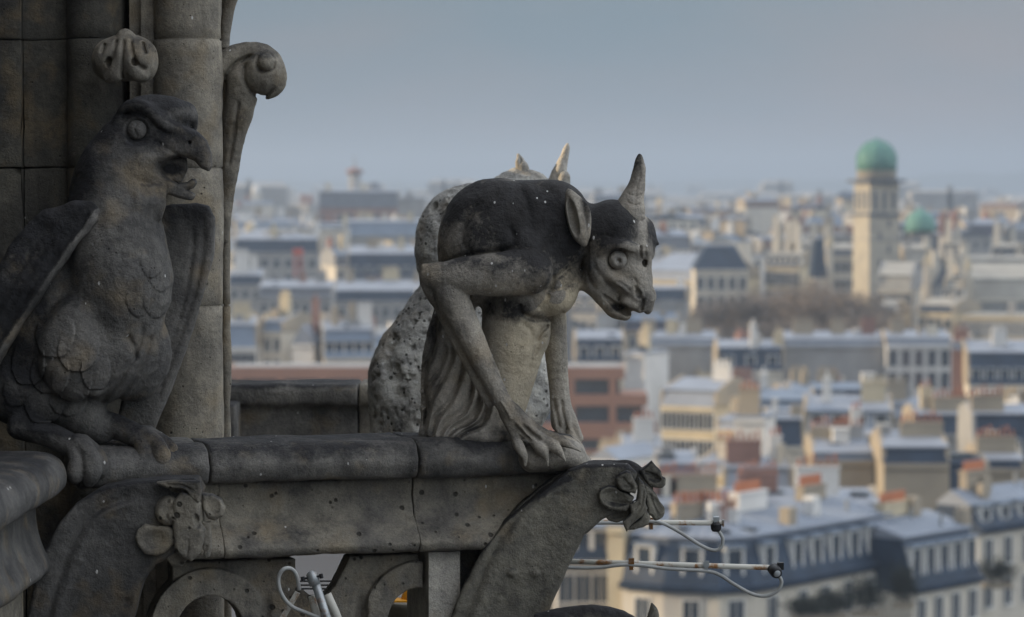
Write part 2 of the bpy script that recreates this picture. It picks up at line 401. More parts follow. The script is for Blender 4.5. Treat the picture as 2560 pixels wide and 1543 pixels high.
# head
g.ell((1530, 590, 0), (80, 92, 88), k=25)
g.ell((1572, 598, 15), (62, 84, 72), k=15)
g.ell((1500, 660, -20), (52, 62, 62), k=20); g.ell((1514, 712, -4), (40, 36, 46), k=12)
g.chain([(1552, 660, -8, 58), (1580, 706, -10, 48), (1600, 742, -14, 36)], k=16)
g.chain([(1500, 630, -80, 8), (1520, 616, -88, 11), (1550, 611, -92, 14), (1588, 620, -76, 15)], k=9)   # near brow
g.ell((1604, 622, -25), (26, 26, 36), k=12)
g.ell((1612, 596, 35), (30, 52, 40), k=14)
g.ell((1616, 632, 20), (20, 22, 26), k=8)
g.chain([(1630, 602, 30, 12), (1646, 609, 26, 3)], k=6)
g.chain([(1604, 655, -15, 24), (1609, 690, -8, 18), (1606, 715, -5, 18)], k=12)      # bridge of the nose
g.ell((1618, 690, 12), (10, 36, 22), k=8)
g.chain([(1500, 665, -66, 14), (1530, 690, -64, 14), (1560, 715, -56, 14)], k=14)    # cheekbone
g.ell((1590, 735, -42), (20, 22, 20), k=9)
g.ell((1622, 737, 0), (17, 24, 20), k=9)
g.ell((1574, 757, -36), (26, 16, 24), rot=25, k=9)
g.ell((1600, 764, -24), (17, 17, 20), k=8)
g.ell((1619, 766, -2), (14, 20, 20), k=6)
g.chain([(1466, 690, -5, 36), (1490, 712, -8, 32), (1516, 748, -12, 24), (1540, 776, -14, 21), (1562, 784, -16, 17)], k=12, q=0.72)    # jaw
# cuts: mouth, nostrils, eye sockets
g.chain([(1508, 737, -50, 4), (1528, 752, -48, 8), (1550, 768, -46, 12), (1568, 777, -44, 12), (1586, 781, -44, 8)], k=1.5, q=0.33, cut=True)
g.chain([(1514, 742, 14, 12), (1545, 764, 16, 13), (1566, 779, 14, 9)], k=2)
g.ell((1594, 731, -62), (9, 15, 18), rot=-20, k=4, cut=True)
g.ell((1632, 722, -12), (7, 13, 14), rot=-10, k=3, cut=True)
g.stroke([(1606, 742), (1604, 760), (1602, 775)], 4, 9, dmax=0)
g.ell((1544, 646, -86), (31, 33, 30), k=5, cut=True); g.chain([(1570, 640, -84, 10), (1590, 640, -66, 10)], k=8, cut=True)
g.ell((1608, 655, -28), (10, 14, 14), k=4, cut=True)
g.ell((1434, 545, -78), (16, 46, 18), rot=-14, k=8, cut=True)
# wrinkles of the face
for pl, wd, dp in (([(1600, 612), (1598, 626), (1601, 642)], 3, 6), ([(1612, 614), (1611, 626), (1613, 640)], 3, 4),
                   ([(1480, 640), (1490, 672), (1515, 700), (1545, 720), (1570, 735)], 6, 4), ([(1462, 600), (1468, 650), (1470, 690), (1490, 722)], 5, 4),
                   ([(1580, 690), (1590, 705), (1585, 720)], 4, 5), ([(1540, 700), (1560, 712), (1575, 726)], 4, 4), ([(1505, 690), (1530, 715), (1552, 735)], 4, 4),
                   ([(1485, 590), (1510, 585), (1530, 592)], 4, 3)):
    g.stroke(pl, wd, dp, dmax=20)
# back and shoulder muscles
for pl, wd, dp in (([(1110, 655), (1160, 637), (1230, 628), (1275, 618), (1285, 590), (1270, 560)], 8, 12),
                   ([(1376, 600), (1378, 650), (1380, 700), (1368, 725)], 7, 12),
                   ([(1190, 640), (1160, 600), (1170, 540), (1210, 500)], 12, 6), ([(1240, 640), (1280, 700), (1300, 735)], 7, 5),
                   ([(1130, 640), (1150, 690), (1185, 722)], 7, 5), ([(1300, 470), (1320, 520), (1325, 580)], 10, 5),
                   ([(1090, 745), (1120, 735), (1160, 738), (1180, 732)], 5, 8), ([(1455, 500), (1450, 540), (1462, 600), (1455, 660), (1452, 715)], 9, 12)):
    g.stroke(pl, wd, dp, dmax=10)
g.stroke([(1225, 655), (1240, 665), (1230, 690)], 16, -5, dmax=0)
# chest, ribs, belly and navel
for pl, wd, dp in (([(1290, 770), (1330, 793), (1380, 795), (1410, 775)], 6, 9), ([(1352, 800), (1346, 840), (1330, 880), (1318, 930)], 8, 5), ([(1345, 770), (1362, 752), (1372, 730)], 6, 5),
                   ([(1372, 810), (1352, 830), (1340, 855)], 5, 8), ([(1366, 835), (1348, 858), (1335, 890)], 5, 6), ([(1300, 800), (1330, 830), (1320, 870)], 6, 4),
                   ([(1340, 700), (1390, 690), (1430, 660)], 6, 5), ([(1335, 725), (1390, 722), (1440, 700)], 5, 4)):
    g.stroke(pl, wd, dp, dmax=60)
g.ell((1312, 952, -62), (8, 6, 10), k=3, cut=True)
g.ell((1300, 762, -85), (6, 6, 10), k=3, cut=True)
# hanging fur of the haunch
for pl in ([(1140, 800), (1130, 880), (1105, 950), (1070, 1010), (1060, 1090)], [(1158, 850), (1152, 930), (1125, 1000), (1090, 1040), (1078, 1095)],
           [(1178, 880), (1178, 960), (1160, 1020), (1115, 1055), (1092, 1098)], [(1200, 930), (1200, 990), (1180, 1040), (1130, 1070), (1110, 1100)],
           [(1222, 980), (1218, 1020), (1200, 1055), (1150, 1080), (1132, 1102)], [(1095, 790), (1085, 860), (1064, 920), (1056, 980)], [(1118, 860), (1100, 920), (1068, 970), (1056, 1020)]):
    g.stroke(pl, 7, 15, dmax=20)
    g.stroke([(a+13, b+3) for a, b in pl], 7, -8, dmax=20)
# near arm
g.ell((1325, 640, -70), (62, 74, 60), k=30)
g.chain([(1322, 674, -102, 60), (1255, 682, -118, 54), (1180, 685, -122, 48), (1110, 690, -116, 39), (1078, 688, -108, 26)], k=6)
g.chain([(1100, 676, -106, 24), (1064, 665, -104, 10)], k=8)
g.chain([(1072, 676, -104, 14), (1068, 705, -104, 15), (1095, 740, -104, 22)], k=8)
g.chain([(1126, 722, -118, 41), (1150, 775, -120, 38), (1197, 873, -120, 29.5), (1251, 984, -120, 23), (1277, 1028, -118, 25)], k=5)
g.chain([(1085, 730, -98, 14), (1150, 860, -96, 14), (1225, 1000, -100, 13)], k=10)
g.chain([(1278, 1028, -114, 27), (1302, 1058, -120, 30)], k=8, q=1.3)
for ch in ([(1272, 1045, -124, 14), (1286, 1080, -136, 10), (1298, 1103, -146, 15), (1311, 1128, -152, 10), (1312, 1150, -150, 5)],
           [(1290, 1055, -128, 15), (1320, 1083, -140, 10), (1350, 1108, -150, 16), (1364, 1130, -152, 8), (1368, 1152, -150, 4)],
           [(1308, 1052, -128, 15), (1350, 1082, -140, 11), (1384, 1104, -148, 15), (1402, 1126, -150, 7), (1412, 1140, -150, 3)],
           [(1315, 1045, -118, 13), (1362, 1074, -125, 11), (1400, 1090, -128, 14), (1432, 1108, -130, 6), (1450, 1118, -130, 4)]):
    g.chain(ch, k=5)
# far arm
g.chain([(1378, 740, 85, 40), (1392, 800, 95, 26), (1392, 880, 98, 28), (1398, 960, 98, 27), (1404, 1020, 92, 27), (1412, 1060, 84, 34)], k=12)
for ch in ([(1395, 1040, 70, 14), (1398, 1075, 62, 11), (1408, 1100, 50, 11)],
           [(1412, 1040, 68, 14), (1424, 1078, 52, 10), (1440, 1108, 34, 8)],
           [(1424, 1040, 80, 13), (1440, 1072, 64, 11), (1452, 1100, 46, 9)]):
    g.chain(ch, k=6)
for a, b in ([(1250, 990), (1278, 1040)], [(1285, 1040), (1320, 1080)]):
    g.stroke([a, ((a[0]+b[0])/2+3, (a[1]+b[1])/2), b], 4, -4, dmax=-60)
for pl in ([(1284, 1050), (1310, 1075), (1326, 1092)], [(1302, 1050), (1330, 1072), (1352, 1088)], [(1385, 1000), (1392, 1040), (1400, 1078)], [(1404, 1000), (1410, 1045), (1422, 1085)]):
    g.stroke(pl, 4, 7, dmax=120)
CR = blots([(1345, 665, 46, 62, 0.8), (1250, 650, 70, 22, 0.6), (1545, 648, 24, 26, 0.7), (1545, 766, 22, 10, 0.9), (1270, 540, 165, 105, 1.15), (1400, 560, 90, 125, 1.2), (1190, 620, 100, 60, 0.75), (1505, 555, 80, 62, 1.2), (1606, 585, 9, 55, -0.7), (1590, 650, 40, 40, -0.3), (1180, 560, 34, 40, -0.45), (1300, 700, 50, 40, -0.2), (1320, 650, 60, 60, 0.75), (1625, 590, 22, 40, 0.9),
            (1160, 655, 90, 22, 0.55), (1270, 770, 62, 30, 0.75), (1610, 745, 26, 26, 0.35), (1150, 1090, 120, 26, 0.5), (1075, 800, 26, 60, 0.6), (1330, 790, 60, 14, 0.4), (1240, 640, 40, 10, -0.4), (1080, 880, 30, 150, 0.35), (1600, 500, 40, 40, 0.4)], 0.05)  # darkening in mouth, eye socket and under the arm is painted shade
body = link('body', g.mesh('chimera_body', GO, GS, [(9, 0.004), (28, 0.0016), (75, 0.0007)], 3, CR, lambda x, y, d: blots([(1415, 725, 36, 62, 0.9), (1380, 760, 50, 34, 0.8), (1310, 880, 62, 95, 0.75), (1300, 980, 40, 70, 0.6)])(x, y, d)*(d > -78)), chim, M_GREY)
h_ = Carve((1540, 375, -70), (1625, 560, 60), 2.2)
h_.chain([(1572, 535, -10, 42), (1579, 500, -8, 30), (1592, 460, -6, 21), (1598, 420, -4, 15.5), (1599, 396, -4, 9), (1598, 388, -4, 5)], k=6)
h_.stroke([(1562, 500), (1585, 512), (1600, 508)], 3, 3, dmax=60); h_.stroke([(1566, 482), (1590, 490), (1603, 484)], 3, 2.5, dmax=60)
h_.stroke([(1585, 520), (1590, 470), (1603, 430)], 4, 3, dmax=60)
link('horn', h_.mesh('chimera_horn', GO, GS, [(30, 0.0015), (80, 0.0006)], 5, blots([(1592, 420, 14, 70, 0.55)], 0.15)), chim, M_GREY)
h_ = Carve((1400, 455, -140), (1480, 625, -30), 2.2)
h_.ell((1437, 545, -88), (22, 64, 24), rot=-13, k=6); h_.chain([(1436, 520, -88, 20), (1424, 490, -88, 12), (1419, 474, -86, 4)], k=6)
h_.chain([(1424, 482, -92, 8), (1462, 515, -84, 8), (1468, 570, -80, 8), (1458, 606, -80, 9)], k=8)
h_.ell((1430, 540, -112), (12, 54, 26), rot=-13, k=5, cut=True)
link('ear', h_.mesh('chimera_ear', GO, GS, [(40, 0.0010)], 5, blots([(1465, 520, 12, 50, 0.9)])), chim, M_GREY)
def eye(name, c, r, pr, parent, org, s, ring=True):
    q = Carve((c[0]-r*1.5, c[1]-r*1.5, c[2]-r*1.6), (c[0]+r*1.5, c[1]+r*1.5, c[2]+r*1.4), 1.6)
    q.ell(c, (r, r, r*0.8), k=0)
    if ring: q.ell((c[0]+pr[0], c[1]+pr[1], c[2]-r*0.82), (r*0.46, r*0.46, 7), k=1, cut=True); q.ell((c[0]+pr[0], c[1]+pr[1], c[2]-r*0.55), (r*0.24, r*0.24, 8), k=1, cut=True)
    else: q.stroke([(c[0]+2, c[1]-r*.75), (c[0]-4, c[1]), (c[0]+4, c[1]+r*.75)], 4, 3)
    return link(name, q.mesh(name+'_mesh', org, s, [(60, 0.0005)], 1), parent, M_EYE)
eye('eye', (1542, 647, -73), 22.5, (2, 3), chim, GO, GS)
# ---- pitted figure behind, seen from its back
BY = 14.5; BS = BY/F; BO = (1100, 1140, 0)
back = empty('chimera_statue', P(BO[0], BO[1], BY))
tag(back, 'pale pitted stone chimera with two horns, seen from behind the one-horned one', 'statue', 'carved chimeras on the gallery')
b_ = Carve((900, 405, -190), (1450, 1175, 190), 3.6)
b_.ell((1180, 600, 0), (140, 142, 120), k=30); b_.ell((1260, 560, 0), (120, 110, 110), k=30)
b_.chain([(1160, 650, 0, 110), (1140, 740, 0, 96), (1120, 800, 0, 110), (1080, 920, 0, 140), (1075, 1010, 0, 150), (1075, 1130, 0, 148)], k=40)
b_.ell((1005, 960, -20), (78, 140, 100), k=30)
b_.ell((1315, 490, 10), (78, 68, 70), k=20)
b_.ell((1405, 468, -10), (19, 42, 22), rot=8, k=6)
b_.chain([(1250, 452, 0, 18), (1290, 440, 0, 24)], k=12)
b_.chain([(1280, 1090, 80, 60), (1340, 980, 90, 50), (1330, 900, 80, 40)], k=20)
rr = random.Random(5)
for i in range(330):
    a = rr.uniform(0, 1); y_ = rr.uniform(470, 1120); x_ = rr.uniform(930, 1150) if y_ > 780 else rr.uniform(1050, 1250)
    rad = rr.choice([2.5, 3, 3, 3.5, 4, 4, 5, 6, 9])
    # drop a pit on the surface nearest to the viewer
    ix = int((x_-900)/3.6); iy = int((y_-405)/3.6); colz = b_.F[ix, iy]; w0 = np.where(colz < 0)[0]
    if len(w0): b_.ell((x_, y_, -190+w0[0]*3.6-rad*0.1), (rad*rr.uniform(.8, 1.7), rad*rr.uniform(0.7, 1.6), rad*.8), rot=rr.uniform(0, 180), k=4, cut=True)
for pl in ([(1090, 500), (1120, 600), (1100, 720)], [(1000, 820), (980, 900), (1000, 1000)]): b_.stroke(pl, 16, 8, dmax=0)
link('body', b_.mesh('pitted_body', BO, BS, [(10, 0.006), (30, 0.004), (60, 0.0018)], 9, blots([(1180, 480, 60, 30, 0.55), (1120, 620, 40, 60, 0.3), (1060, 1000, 60, 80, 0.3), (1300, 440, 60, 14, 0.2)])), back, M_PIT)
for pts, in (([(1392, 452, 0, 22), (1400, 425, 0, 17), (1410, 395, 0, 12), (1417, 370, 0, 8), (1419, 360, 0, 4)],), ([(1308, 440, 0, 20), (1306, 418, 0, 16), (1300, 398, 0, 9), (1296, 386, 0, 4)],)):
    q = Carve((1275, 350, -30), (1440, 480, 30), 2.2); q.chain(pts, k=4)
    if pts[0][0] < 1350: q.chain([(1298, 420, -4, 9), (1294, 402, -4, 6)], k=3); q.ell((1302, 395, -12), (4, 14, 8), k=2, cut=True)
    link('horn', q.mesh('pitted_horn', BO, BS, [(40, 0.0015)], 2, blots([], 0.0)), back, M_EYE)
# ---- bird chimera at the corner
EY = 11.80; ES = EY/F; EO = (260, 1130, 0)
bird = empty('bird_statue', P(EO[0], EO[1], EY))
tag(bird, 'stone bird of prey with open hooked beak perched on the parapet corner', 'statue', 'carved chimeras on the gallery')
g = Carve((-60, 222, -210), (545, 1215, 200), 3.2)
g.ell((372, 312, 0), (72, 73, 66), k=20)
g.ell((418, 282, 0), (62, 44, 50), k=20)
g.chain([(302, 296, -40, 8), (330, 266, -54, 12), (370, 266, -60, 14), (405, 296, -58, 15), (428, 316, -48, 14), (455, 322, -38, 10)], k=16)
g.ell((466, 284, 20), (28, 30, 32), rot=20, k=18); g.chain([(482, 292, 24, 14), (491, 316, 24, 5)], k=8)
g.poly([(385, 330), (440, 312), (472, 316), (501, 330), (520, 352), (531, 385), (531, 415), (525, 425), (508, 418), (493, 401), (473, 391), (440, 391), (412, 402), (380, 395)], 0, lambda X, Y: 50-24*np.clip((X-420)/110, 0, 1), rnd=15, k=12)
g.chain([(400, 350, 0, 52), (440, 352, 0, 38), (475, 352, 0, 24)], k=16)
g.ell((345, 385, 0), (70, 62, 66), k=22)
g.chain([(345, 415, 0, 40), (385, 440, 0, 26), (410, 455, 0, 20)], k=14, q=0.8)
g.poly([(330, 415), (398, 434), (425, 446), (450, 458), (474, 456), (488, 446), (492, 456), (484, 468), (470, 474), (489, 486), (482, 499), (450, 493), (400, 475), (350, 452)], 0, 30, rnd=8, k=8)
g.chain([(318, 370, 0, 78), (288, 440, 0, 96), (280, 510, 0, 106), (292, 600, 0, 124), (305, 690, -5, 132), (300, 740, -5, 126)], k=25)
g.ell((265, 860, 0), (140, 150, 115), k=35)
g.ell((120, 800, 0), (120, 200, 90), k=30); g.ell((60, 960, 0), (110, 110, 90), k=30)
g.ell((195, 875, -70), (90, 124, 74), k=16)
g.chain([(205, 790, -80, 50), (240, 850, -92, 34), (256, 900, -92, 26), (245, 960, -84, 26)], k=26)
g.ell((352, 895, 20), (76, 112, 72), rot=8, k=14)
g.chain([(140, 980, 20, 86), (215, 1040, 10, 56), (250, 1080, 20, 30)], k=25)
# legs and toes
g.chain([(60, 1062, -60, 34), (130, 1080, -80, 32), (196, 1108, -105, 30)], k=14)
for ch in ([(198, 1106, -112, 23), (210, 1138, -138, 19), (208, 1170, -146, 22), (204, 1188, -140, 11)], [(212, 1100, -112, 25), (240, 1122, -134, 22), (248, 1162, -142, 25), (240, 1192, -136, 14)], [(222, 1098, -96, 20), (262, 1130, -112, 17), (268, 1160, -118, 18), (262, 1178, -112, 11)]):
    g.chain(ch, k=5)
g.chain([(220, 1058, 30, 36), (290, 1068, 15, 32), (345, 1090, -5, 30)], k=14)
for ch in ([(348, 1092, -12, 24), (364, 1122, -36, 20), (364, 1160, -46, 24), (358, 1184, -40, 13)], [(358, 1086, -10, 25), (398, 1112, -28, 20), (408, 1148, -38, 25), (402, 1176, -32, 14)], [(370, 1084, 6, 20), (422, 1112, -6, 17), (434, 1144, -14, 19), (428, 1166, -10, 11)]):
    g.chain(ch, k=5)
# neck tuft below the jaw
for x_ in (352, 366, 381, 396, 408): g.chain([(x_, 470, -60+(x_-352)*0.7, 11), (x_+2, 506+(x_-352)*0.1, -78+(x_-352)*0.8, 11), (x_-2, 540+(x_*7) % 11, -80+(x_-352)*0.8, 4)], k=10)
# open beak
g.poly([(398, 398), (468, 388), (470, 425), (456, 456), (404, 440)], 0, 9, rnd=4, k=3)
g.ell((352, 325, -72), (33, 33, 26), k=5, cut=True)
g.ell((480, 356, -30), (6, 5, 8), k=3, cut=True)
# lines of cheek, neck
for pl, wd, dp in (([(325, 352), (352, 362), (384, 352)], 4, 3), ([(310, 415), (350, 446), (392, 462)], 9, 3), ([(390, 350), (430, 372), (455, 392), (420, 400)], 5, 4),
                   ([(300, 290), (330, 284), (372, 290), (408, 326), (440, 334)], 6, 5)):
    g.stroke(pl, wd, dp, dmax=0)
# chest feathers, soft scales
for i, (x_, y_) in enumerate([(350, 640), (395, 665), (330, 705), (380, 718), (415, 700), (360, 760), (400, 765), (310, 770), (255, 765), (215, 740), (300, 600), (350, 580), (400, 610), (285, 680)]):
    g.feather([(x_-24, y_-50), (x_+24, y_-50), (x_+26, y_-6), (x_+10, y_+22), (x_-8, y_+24), (x_-26, y_-4)], (2.6 if i in (1, 4, 5, 6) else 0.9) if i < 9 else 0.4, 8, dmax=40)
# scale feathers of the thigh
for x_, y_, sx, sy, dp in ((155, 850, 50, 60, 9), (215, 885, 50, 58, 9), (255, 935, 34, 52, 8), (85, 920, 45, 60, 8), (140, 945, 52, 56, 9), (195, 965, 50, 52, 8), (55, 985, 34, 44, 6), (120, 1020, 48, 48, 6), (178, 1010, 44, 40, 6)):
    dp *= 0.75; g.feather([(x_-sx*0.8, y_-sy), (x_+sx*0.8, y_-sy), (x_+sx, y_-sy*0.2), (x_+sx*0.55, y_+sy*0.5), (x_, y_+sy*0.62), (x_-sx*0.6, y_+sy*0.5), (x_-sx, y_-sy*0.2)], dp, 9, dmax=0)
for pl in ([(372, 800), (350, 880), (300, 960), (250, 1010)], [(385, 830), (365, 905), (310, 985), (262, 1030)], [(330, 830), (345, 860), (352, 900)], [(420, 940), (380, 1000), (310, 1038)]): g.stroke(pl, 7, 8, dmax=60)
CRB = blots([(350, 262, 110, 50, 1.0), (420, 330, 95, 50, 0.95), (270, 300, 50, 70, 0.9), (215, 420, 38, 110, 0.95), (190, 500, 50, 60, 0.9), (345, 330, 60, 50, 0.7), (450, 380, 60, 30, 0.6), (435, 420, 26, 14, 1.3), (60, 960, 60, 120, 0.8), (60, 1060, 120, 60, 0.8),
             (100, 760, 40, 80, 0.7), (330, 1050, 60, 30, 0.5)], 0.08)  # darkening in the beak hollow and round the eye is painted shade
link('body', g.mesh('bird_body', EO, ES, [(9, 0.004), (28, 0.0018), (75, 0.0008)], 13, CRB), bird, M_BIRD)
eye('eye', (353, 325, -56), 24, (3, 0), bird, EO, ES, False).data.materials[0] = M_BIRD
q = Carve((-130, 480, -230), (300, 1040, 60), 3.6)
q.poly([(172, 512), (205, 500), (245, 502), (266, 522), (258, 548), (205, 612), (140, 705), (70, 805), (0, 922), (-60, 1010), (-120, 1010), (-90, 850), (-10, 715), (45, 610), (90, 555), (130, 523)],
       lambda X, Y: -92-22*np.clip((Y-520)/200, 0, 1)+18*np.clip((Y-760)/200, 0, 1), 40, rnd=20, k=5)
q.stroke([(258, 545), (205, 608), (140, 700), (70, 800), (0, 917), (-50, 1000)], 9, -6, dmax=60, taper=False)
q.stroke([(240, 540), (190, 600), (120, 695), (50, 800), (-20, 910)], 7, 6, dmax=60, taper=False)
for pl in ([(200, 540), (120, 640), (40, 780), (-30, 900)], [(160, 550), (80, 660), (10, 790), (-60, 880)]): q.stroke(pl, 9, 5, dmax=60)
def wingcrust_lit_rim(x, y, d):
    t = (x-258)*0.0+0; 
    # distance from the front rim, kept pale as painted light
    ex, ey = -318, 465; L = math.hypot(ex, ey); nx_, ny_ = -ey/L, ex/L
    dist = (x-266)*nx_*-1+(y-535)*ny_*-1
    return np.clip(0.2+np.abs(dist)/26.0, 0, 1.1)*np.where(np.abs(dist) < 14, 0.25, 1.0)
link('wing', q.mesh('near_wing', EO, ES, [(14, 0.004), (40, 0.0022), (80, 0.001)], 17, wingcrust_lit_rim), bird, M_BIRD)
q = Carve((260, 490, 60), (545, 1120, 190), 3.6)
q.poly([(385, 520), (420, 510), (480, 507), (512, 514), (529, 545), (526, 635), (519, 660), (501, 735), (473, 828), (455, 880), (424, 961), (388, 1046), (372, 1090), (270, 1090), (320, 900), (360, 700)],
       lambda X, Y: 128-10*np.clip((Y-520)/300, 0, 1), 24, rnd=12, k=5)
for pl in ([(500, 540), (498, 640), (470, 760), (420, 900), (380, 1000)], [(475, 560), (470, 660), (440, 800), (395, 920)]): q.stroke(pl, 8, 6, dmax=160)
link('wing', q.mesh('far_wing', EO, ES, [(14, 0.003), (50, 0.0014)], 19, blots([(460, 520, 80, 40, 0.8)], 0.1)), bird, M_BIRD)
# ================================================================== cathedral stonework
class MB:
    # collects simple solids in one mesh
    def __init__(s): s.v = []; s.f = []; s.mi = []; s.m = 0
    def add(s, V, Fs):
        o = len(s.v); s.v += [tuple(p) for p in V]; s.f += [tuple(i+o for i in f) for f in Fs]; s.mi += [s.m]*len(Fs)
    def box(s, x0, x1, y0, y1, z0, z1, tx=0, ty=0):
        V = [(x0, y0, z0), (x1, y0, z0), (x1, y1, z0), (x0, y1, z0), (x0+tx, y0+ty, z1), (x1-tx, y0+ty, z1), (x1-tx, y1-ty, z1), (x0+tx, y1-ty, z1)]
        s.add(V, [(3, 2, 1, 0), (4, 5, 6, 7), (0, 1, 5, 4), (1, 2, 6, 5), (2, 3, 7, 6), (3, 0, 4, 7)])
    def prism(s, pts, y0, y1):     # polygon in x,z extruded along y
        n = len(pts); V = [(x, y0, z) for x, z in pts]+[(x, y1, z) for x, z in pts]
        s.add(V, [tuple(range(n)), tuple(range(2*n-1, n-1, -1))]+[(i+n, (i+1) % n+n, (i+1) % n, i) for i in range(n)])
    def prismx(s, pts, x0, x1):    # polygon in y,z extruded along x
        n = len(pts); V = [(x0, y, z) for y, z in pts]+[(x1, y, z) for y, z in pts]
        s.add(V, [tuple(range(n-1, -1, -1)), tuple(range(n, 2*n))]+[(i, (i+1) % n, (i+1) % n+n, i+n) for i in range(n)])
    def cyl(s, cx, cy, z0, z1, r0, r1=None, n=12, cap=True):
        r1 = r0 if r1 is None else r1
        V = [(cx+r0*math.cos(6.28318*i/n), cy+r0*math.sin(6.28318*i/n), z0) for i in range(n)]+[(cx+r1*math.cos(6.28318*i/n), cy+r1*math.sin(6.28318*i/n), z1) for i in range(n)]
        Fs = [(i, (i+1) % n, (i+1) % n+n, i+n) for i in range(n)]
        if cap: Fs += [tuple(range(n-1, -1, -1)), tuple(range(n, 2*n))]
        s.add(V, Fs)
    def lathe(s, prof, cx=0, cy=0, n=24):
        m = len(prof); V = []
        for r, z in prof: V += [(cx+r*math.cos(6.28318*i/n), cy+r*math.sin(6.28318*i/n), z) for i in range(n)]
        Fs = []
        for j in range(m-1): Fs += [(j*n+i, j*n+(i+1) % n, (j+1)*n+(i+1) % n, (j+1)*n+i) for i in range(n)]
        Fs += [tuple(range(n-1, -1, -1)), tuple(range((m-1)*n, m*n))]
        s.add(V, Fs)
    def tube(s, pts, r, n=10, rr=None):
        pts = [Vector(p) for p in pts]; m = len(pts); up = None; V = []
        for i, p in enumerate(pts):
            t = (pts[min(i+1, m-1)]-pts[max(i-1, 0)]).normalized()
            if up is None: up = t.orthogonal().normalized()
            up = (up-t*up.dot(t)).normalized(); b = t.cross(up); ri = rr[i] if rr else r
            V += [p+(up*math.cos(6.28318*j/n)+b*math.sin(6.28318*j/n))*ri for j in range(n)]
        Fs = [(i*n+j, i*n+(j+1) % n, (i+1)*n+(j+1) % n, (i+1)*n+j) for i in range(m-1) for j in range(n)]
        Fs += [tuple(range(n-1, -1, -1)), tuple(range((m-1)*n, m*n))]
        s.add(V, Fs)
    def mesh(s, name, smooth=False):
        me = bpy.data.meshes.new(name); me.from_pydata(s.v, [], s.f)
        if any(s.mi): me.polygons.foreach_set('material_index', s.mi)
        if smooth: me.polygons.foreach_set('use_smooth', [True]*len(s.f))
        me.update(); return me
    def build(s, name, mat, parent=None, loc=None, smooth=False): return link(name, s.mesh(name, smooth), parent, mat, loc)
def extrude_profile(name, prof, x0, x1, step, amps, seed, parent, mat, taper=0.006):
    # prof: closed list of (y, z); dense along x so that the stone can be worn
    pr = []
    n = len(prof)
    for i in range(n):
        a = prof[i]; b = prof[(i+1) % n]; L = math.hypot(b[0]-a[0], b[1]-a[1]); k = max(1, int(L/step))
        for j in range(k): pr.append((a[0]+(b[0]-a[0])*j/k, a[1]+(b[1]-a[1])*j/k))
    pr = np.array(pr); m = len(pr); nx = max(2, int((x1-x0)/step)); c = pr.mean(0)
    xs = [x0, x0+taper*0.4]+list(np.linspace(x0+taper, x1-taper, nx))+[x1-taper*0.4, x1]
    V = []
    for i, x in enumerate(xs):
        sh = 1.0
        if i == 0 or i == len(xs)-1: q = pr+(c-pr)/np.linalg.norm(c-pr, axis=1)[:, None]*taper
        elif i == 1 or i == len(xs)-2: q = pr+(c-pr)/np.linalg.norm(c-pr, axis=1)[:, None]*taper*0.35
        else: q = pr
        V += [(x, p[0], p[1]) for p in q]
    Fs = []
    for i in range(len(xs)-1):
        for j in range(m): Fs.append((i*m+j, (i+1)*m+j, (i+1)*m+(j+1) % m, i*m+(j+1) % m))
    V = np.array(V); V2 = np.vstack([V, [[xs[0], c[0], c[1]], [xs[-1], c[0], c[1]]]]); e = (len(xs)-1)*m
    me = bpy.data.meshes.new(name)
    caps = [(len(V), (j+0) % m, (j+1) % m) for j in range(m)]+[(len(V)+1, e+(j+1) % m, e+j) for j in range(m)]
    me.from_pydata([tuple(p) for p in V2], [], Fs+caps)
    me.polygons.foreach_set('use_smooth', [True]*len(me.polygons)); me.update()
    roughen(me, amps, seed)
    return link(name, me, parent, mat)
def rounded(pts, n=5):
    # pts: list of (y, z, r) -> corners rounded
    out = []; m = len(pts)
    for i in range(m):
        p = Vector(pts[i][:2]); a = Vector(pts[i-1][:2]); b = Vector(pts[(i+1) % m][:2]); r = pts[i][2]
        if r <= 0: out.append(tuple(p)); continue
        u = (a-p); v = (b-p); lu = min(r, u.length*0.45); lv = min(r, v.length*0.45); A = p+u.normalized()*lu; B = p+v.normalized()*lv
        for j in range(n+1):
            t = j/n; out.append(tuple(A*(1-t)**2+p*2*t*(1-t)+B*t*t))
    return out
# ---- front parapet (rail A) running along the picture, slightly away from the viewer
A0 = Vector((P(190, 1200, 11.60).x, 11.60)); PHI = math.atan2(0.40, 1.33)
def railx(px, py=1150, off=0.0):
    v = P(px, py, 10.0); a = v.x/10.0
    ox, oy = A0.x-math.sin(PHI)*off, A0.y+math.cos(PHI)*off
    return (a*oy-ox)/(math.cos(PHI)-a*math.sin(PHI))
ZT = 45.018
par = empty('stone_parapet', (A0.x, A0.y, ZT-1.3), PHI)
tag(par, 'worn stone parapet with ring tracery between the bird and the one-horned chimera', 'parapet')
DZ = 1.3
rail = rounded([(0.46, DZ-0.002, .02), (0.06, DZ, .07), (0.0, DZ-0.075, .09), (0.03, DZ-0.15, .04), (0.46, DZ-0.15, .02)], 7)
frz = rounded([(0.40, DZ-0.152, 0), (0.115, DZ-0.152, 0), (0.13, DZ-0.275, .09), (0.03, DZ-0.362, .05), (0.0, DZ-0.395, .04), (0.02, DZ-0.432, .03), (0.11, DZ-0.436, .01), (0.40, DZ-0.436, 0)], 6)
xs_ = [railx(200), railx(528), railx(1052), railx(1452)]
for i in range(3):
    extrude_profile('rail_block', rail, xs_[i]+0.003, xs_[i+1]-0.003, 0.016, [(7, 0.006), (22, 0.003), (60, 0.0014)], 30+i, par, M_RAIL if i != 0 else M_BIRD, 0.010)
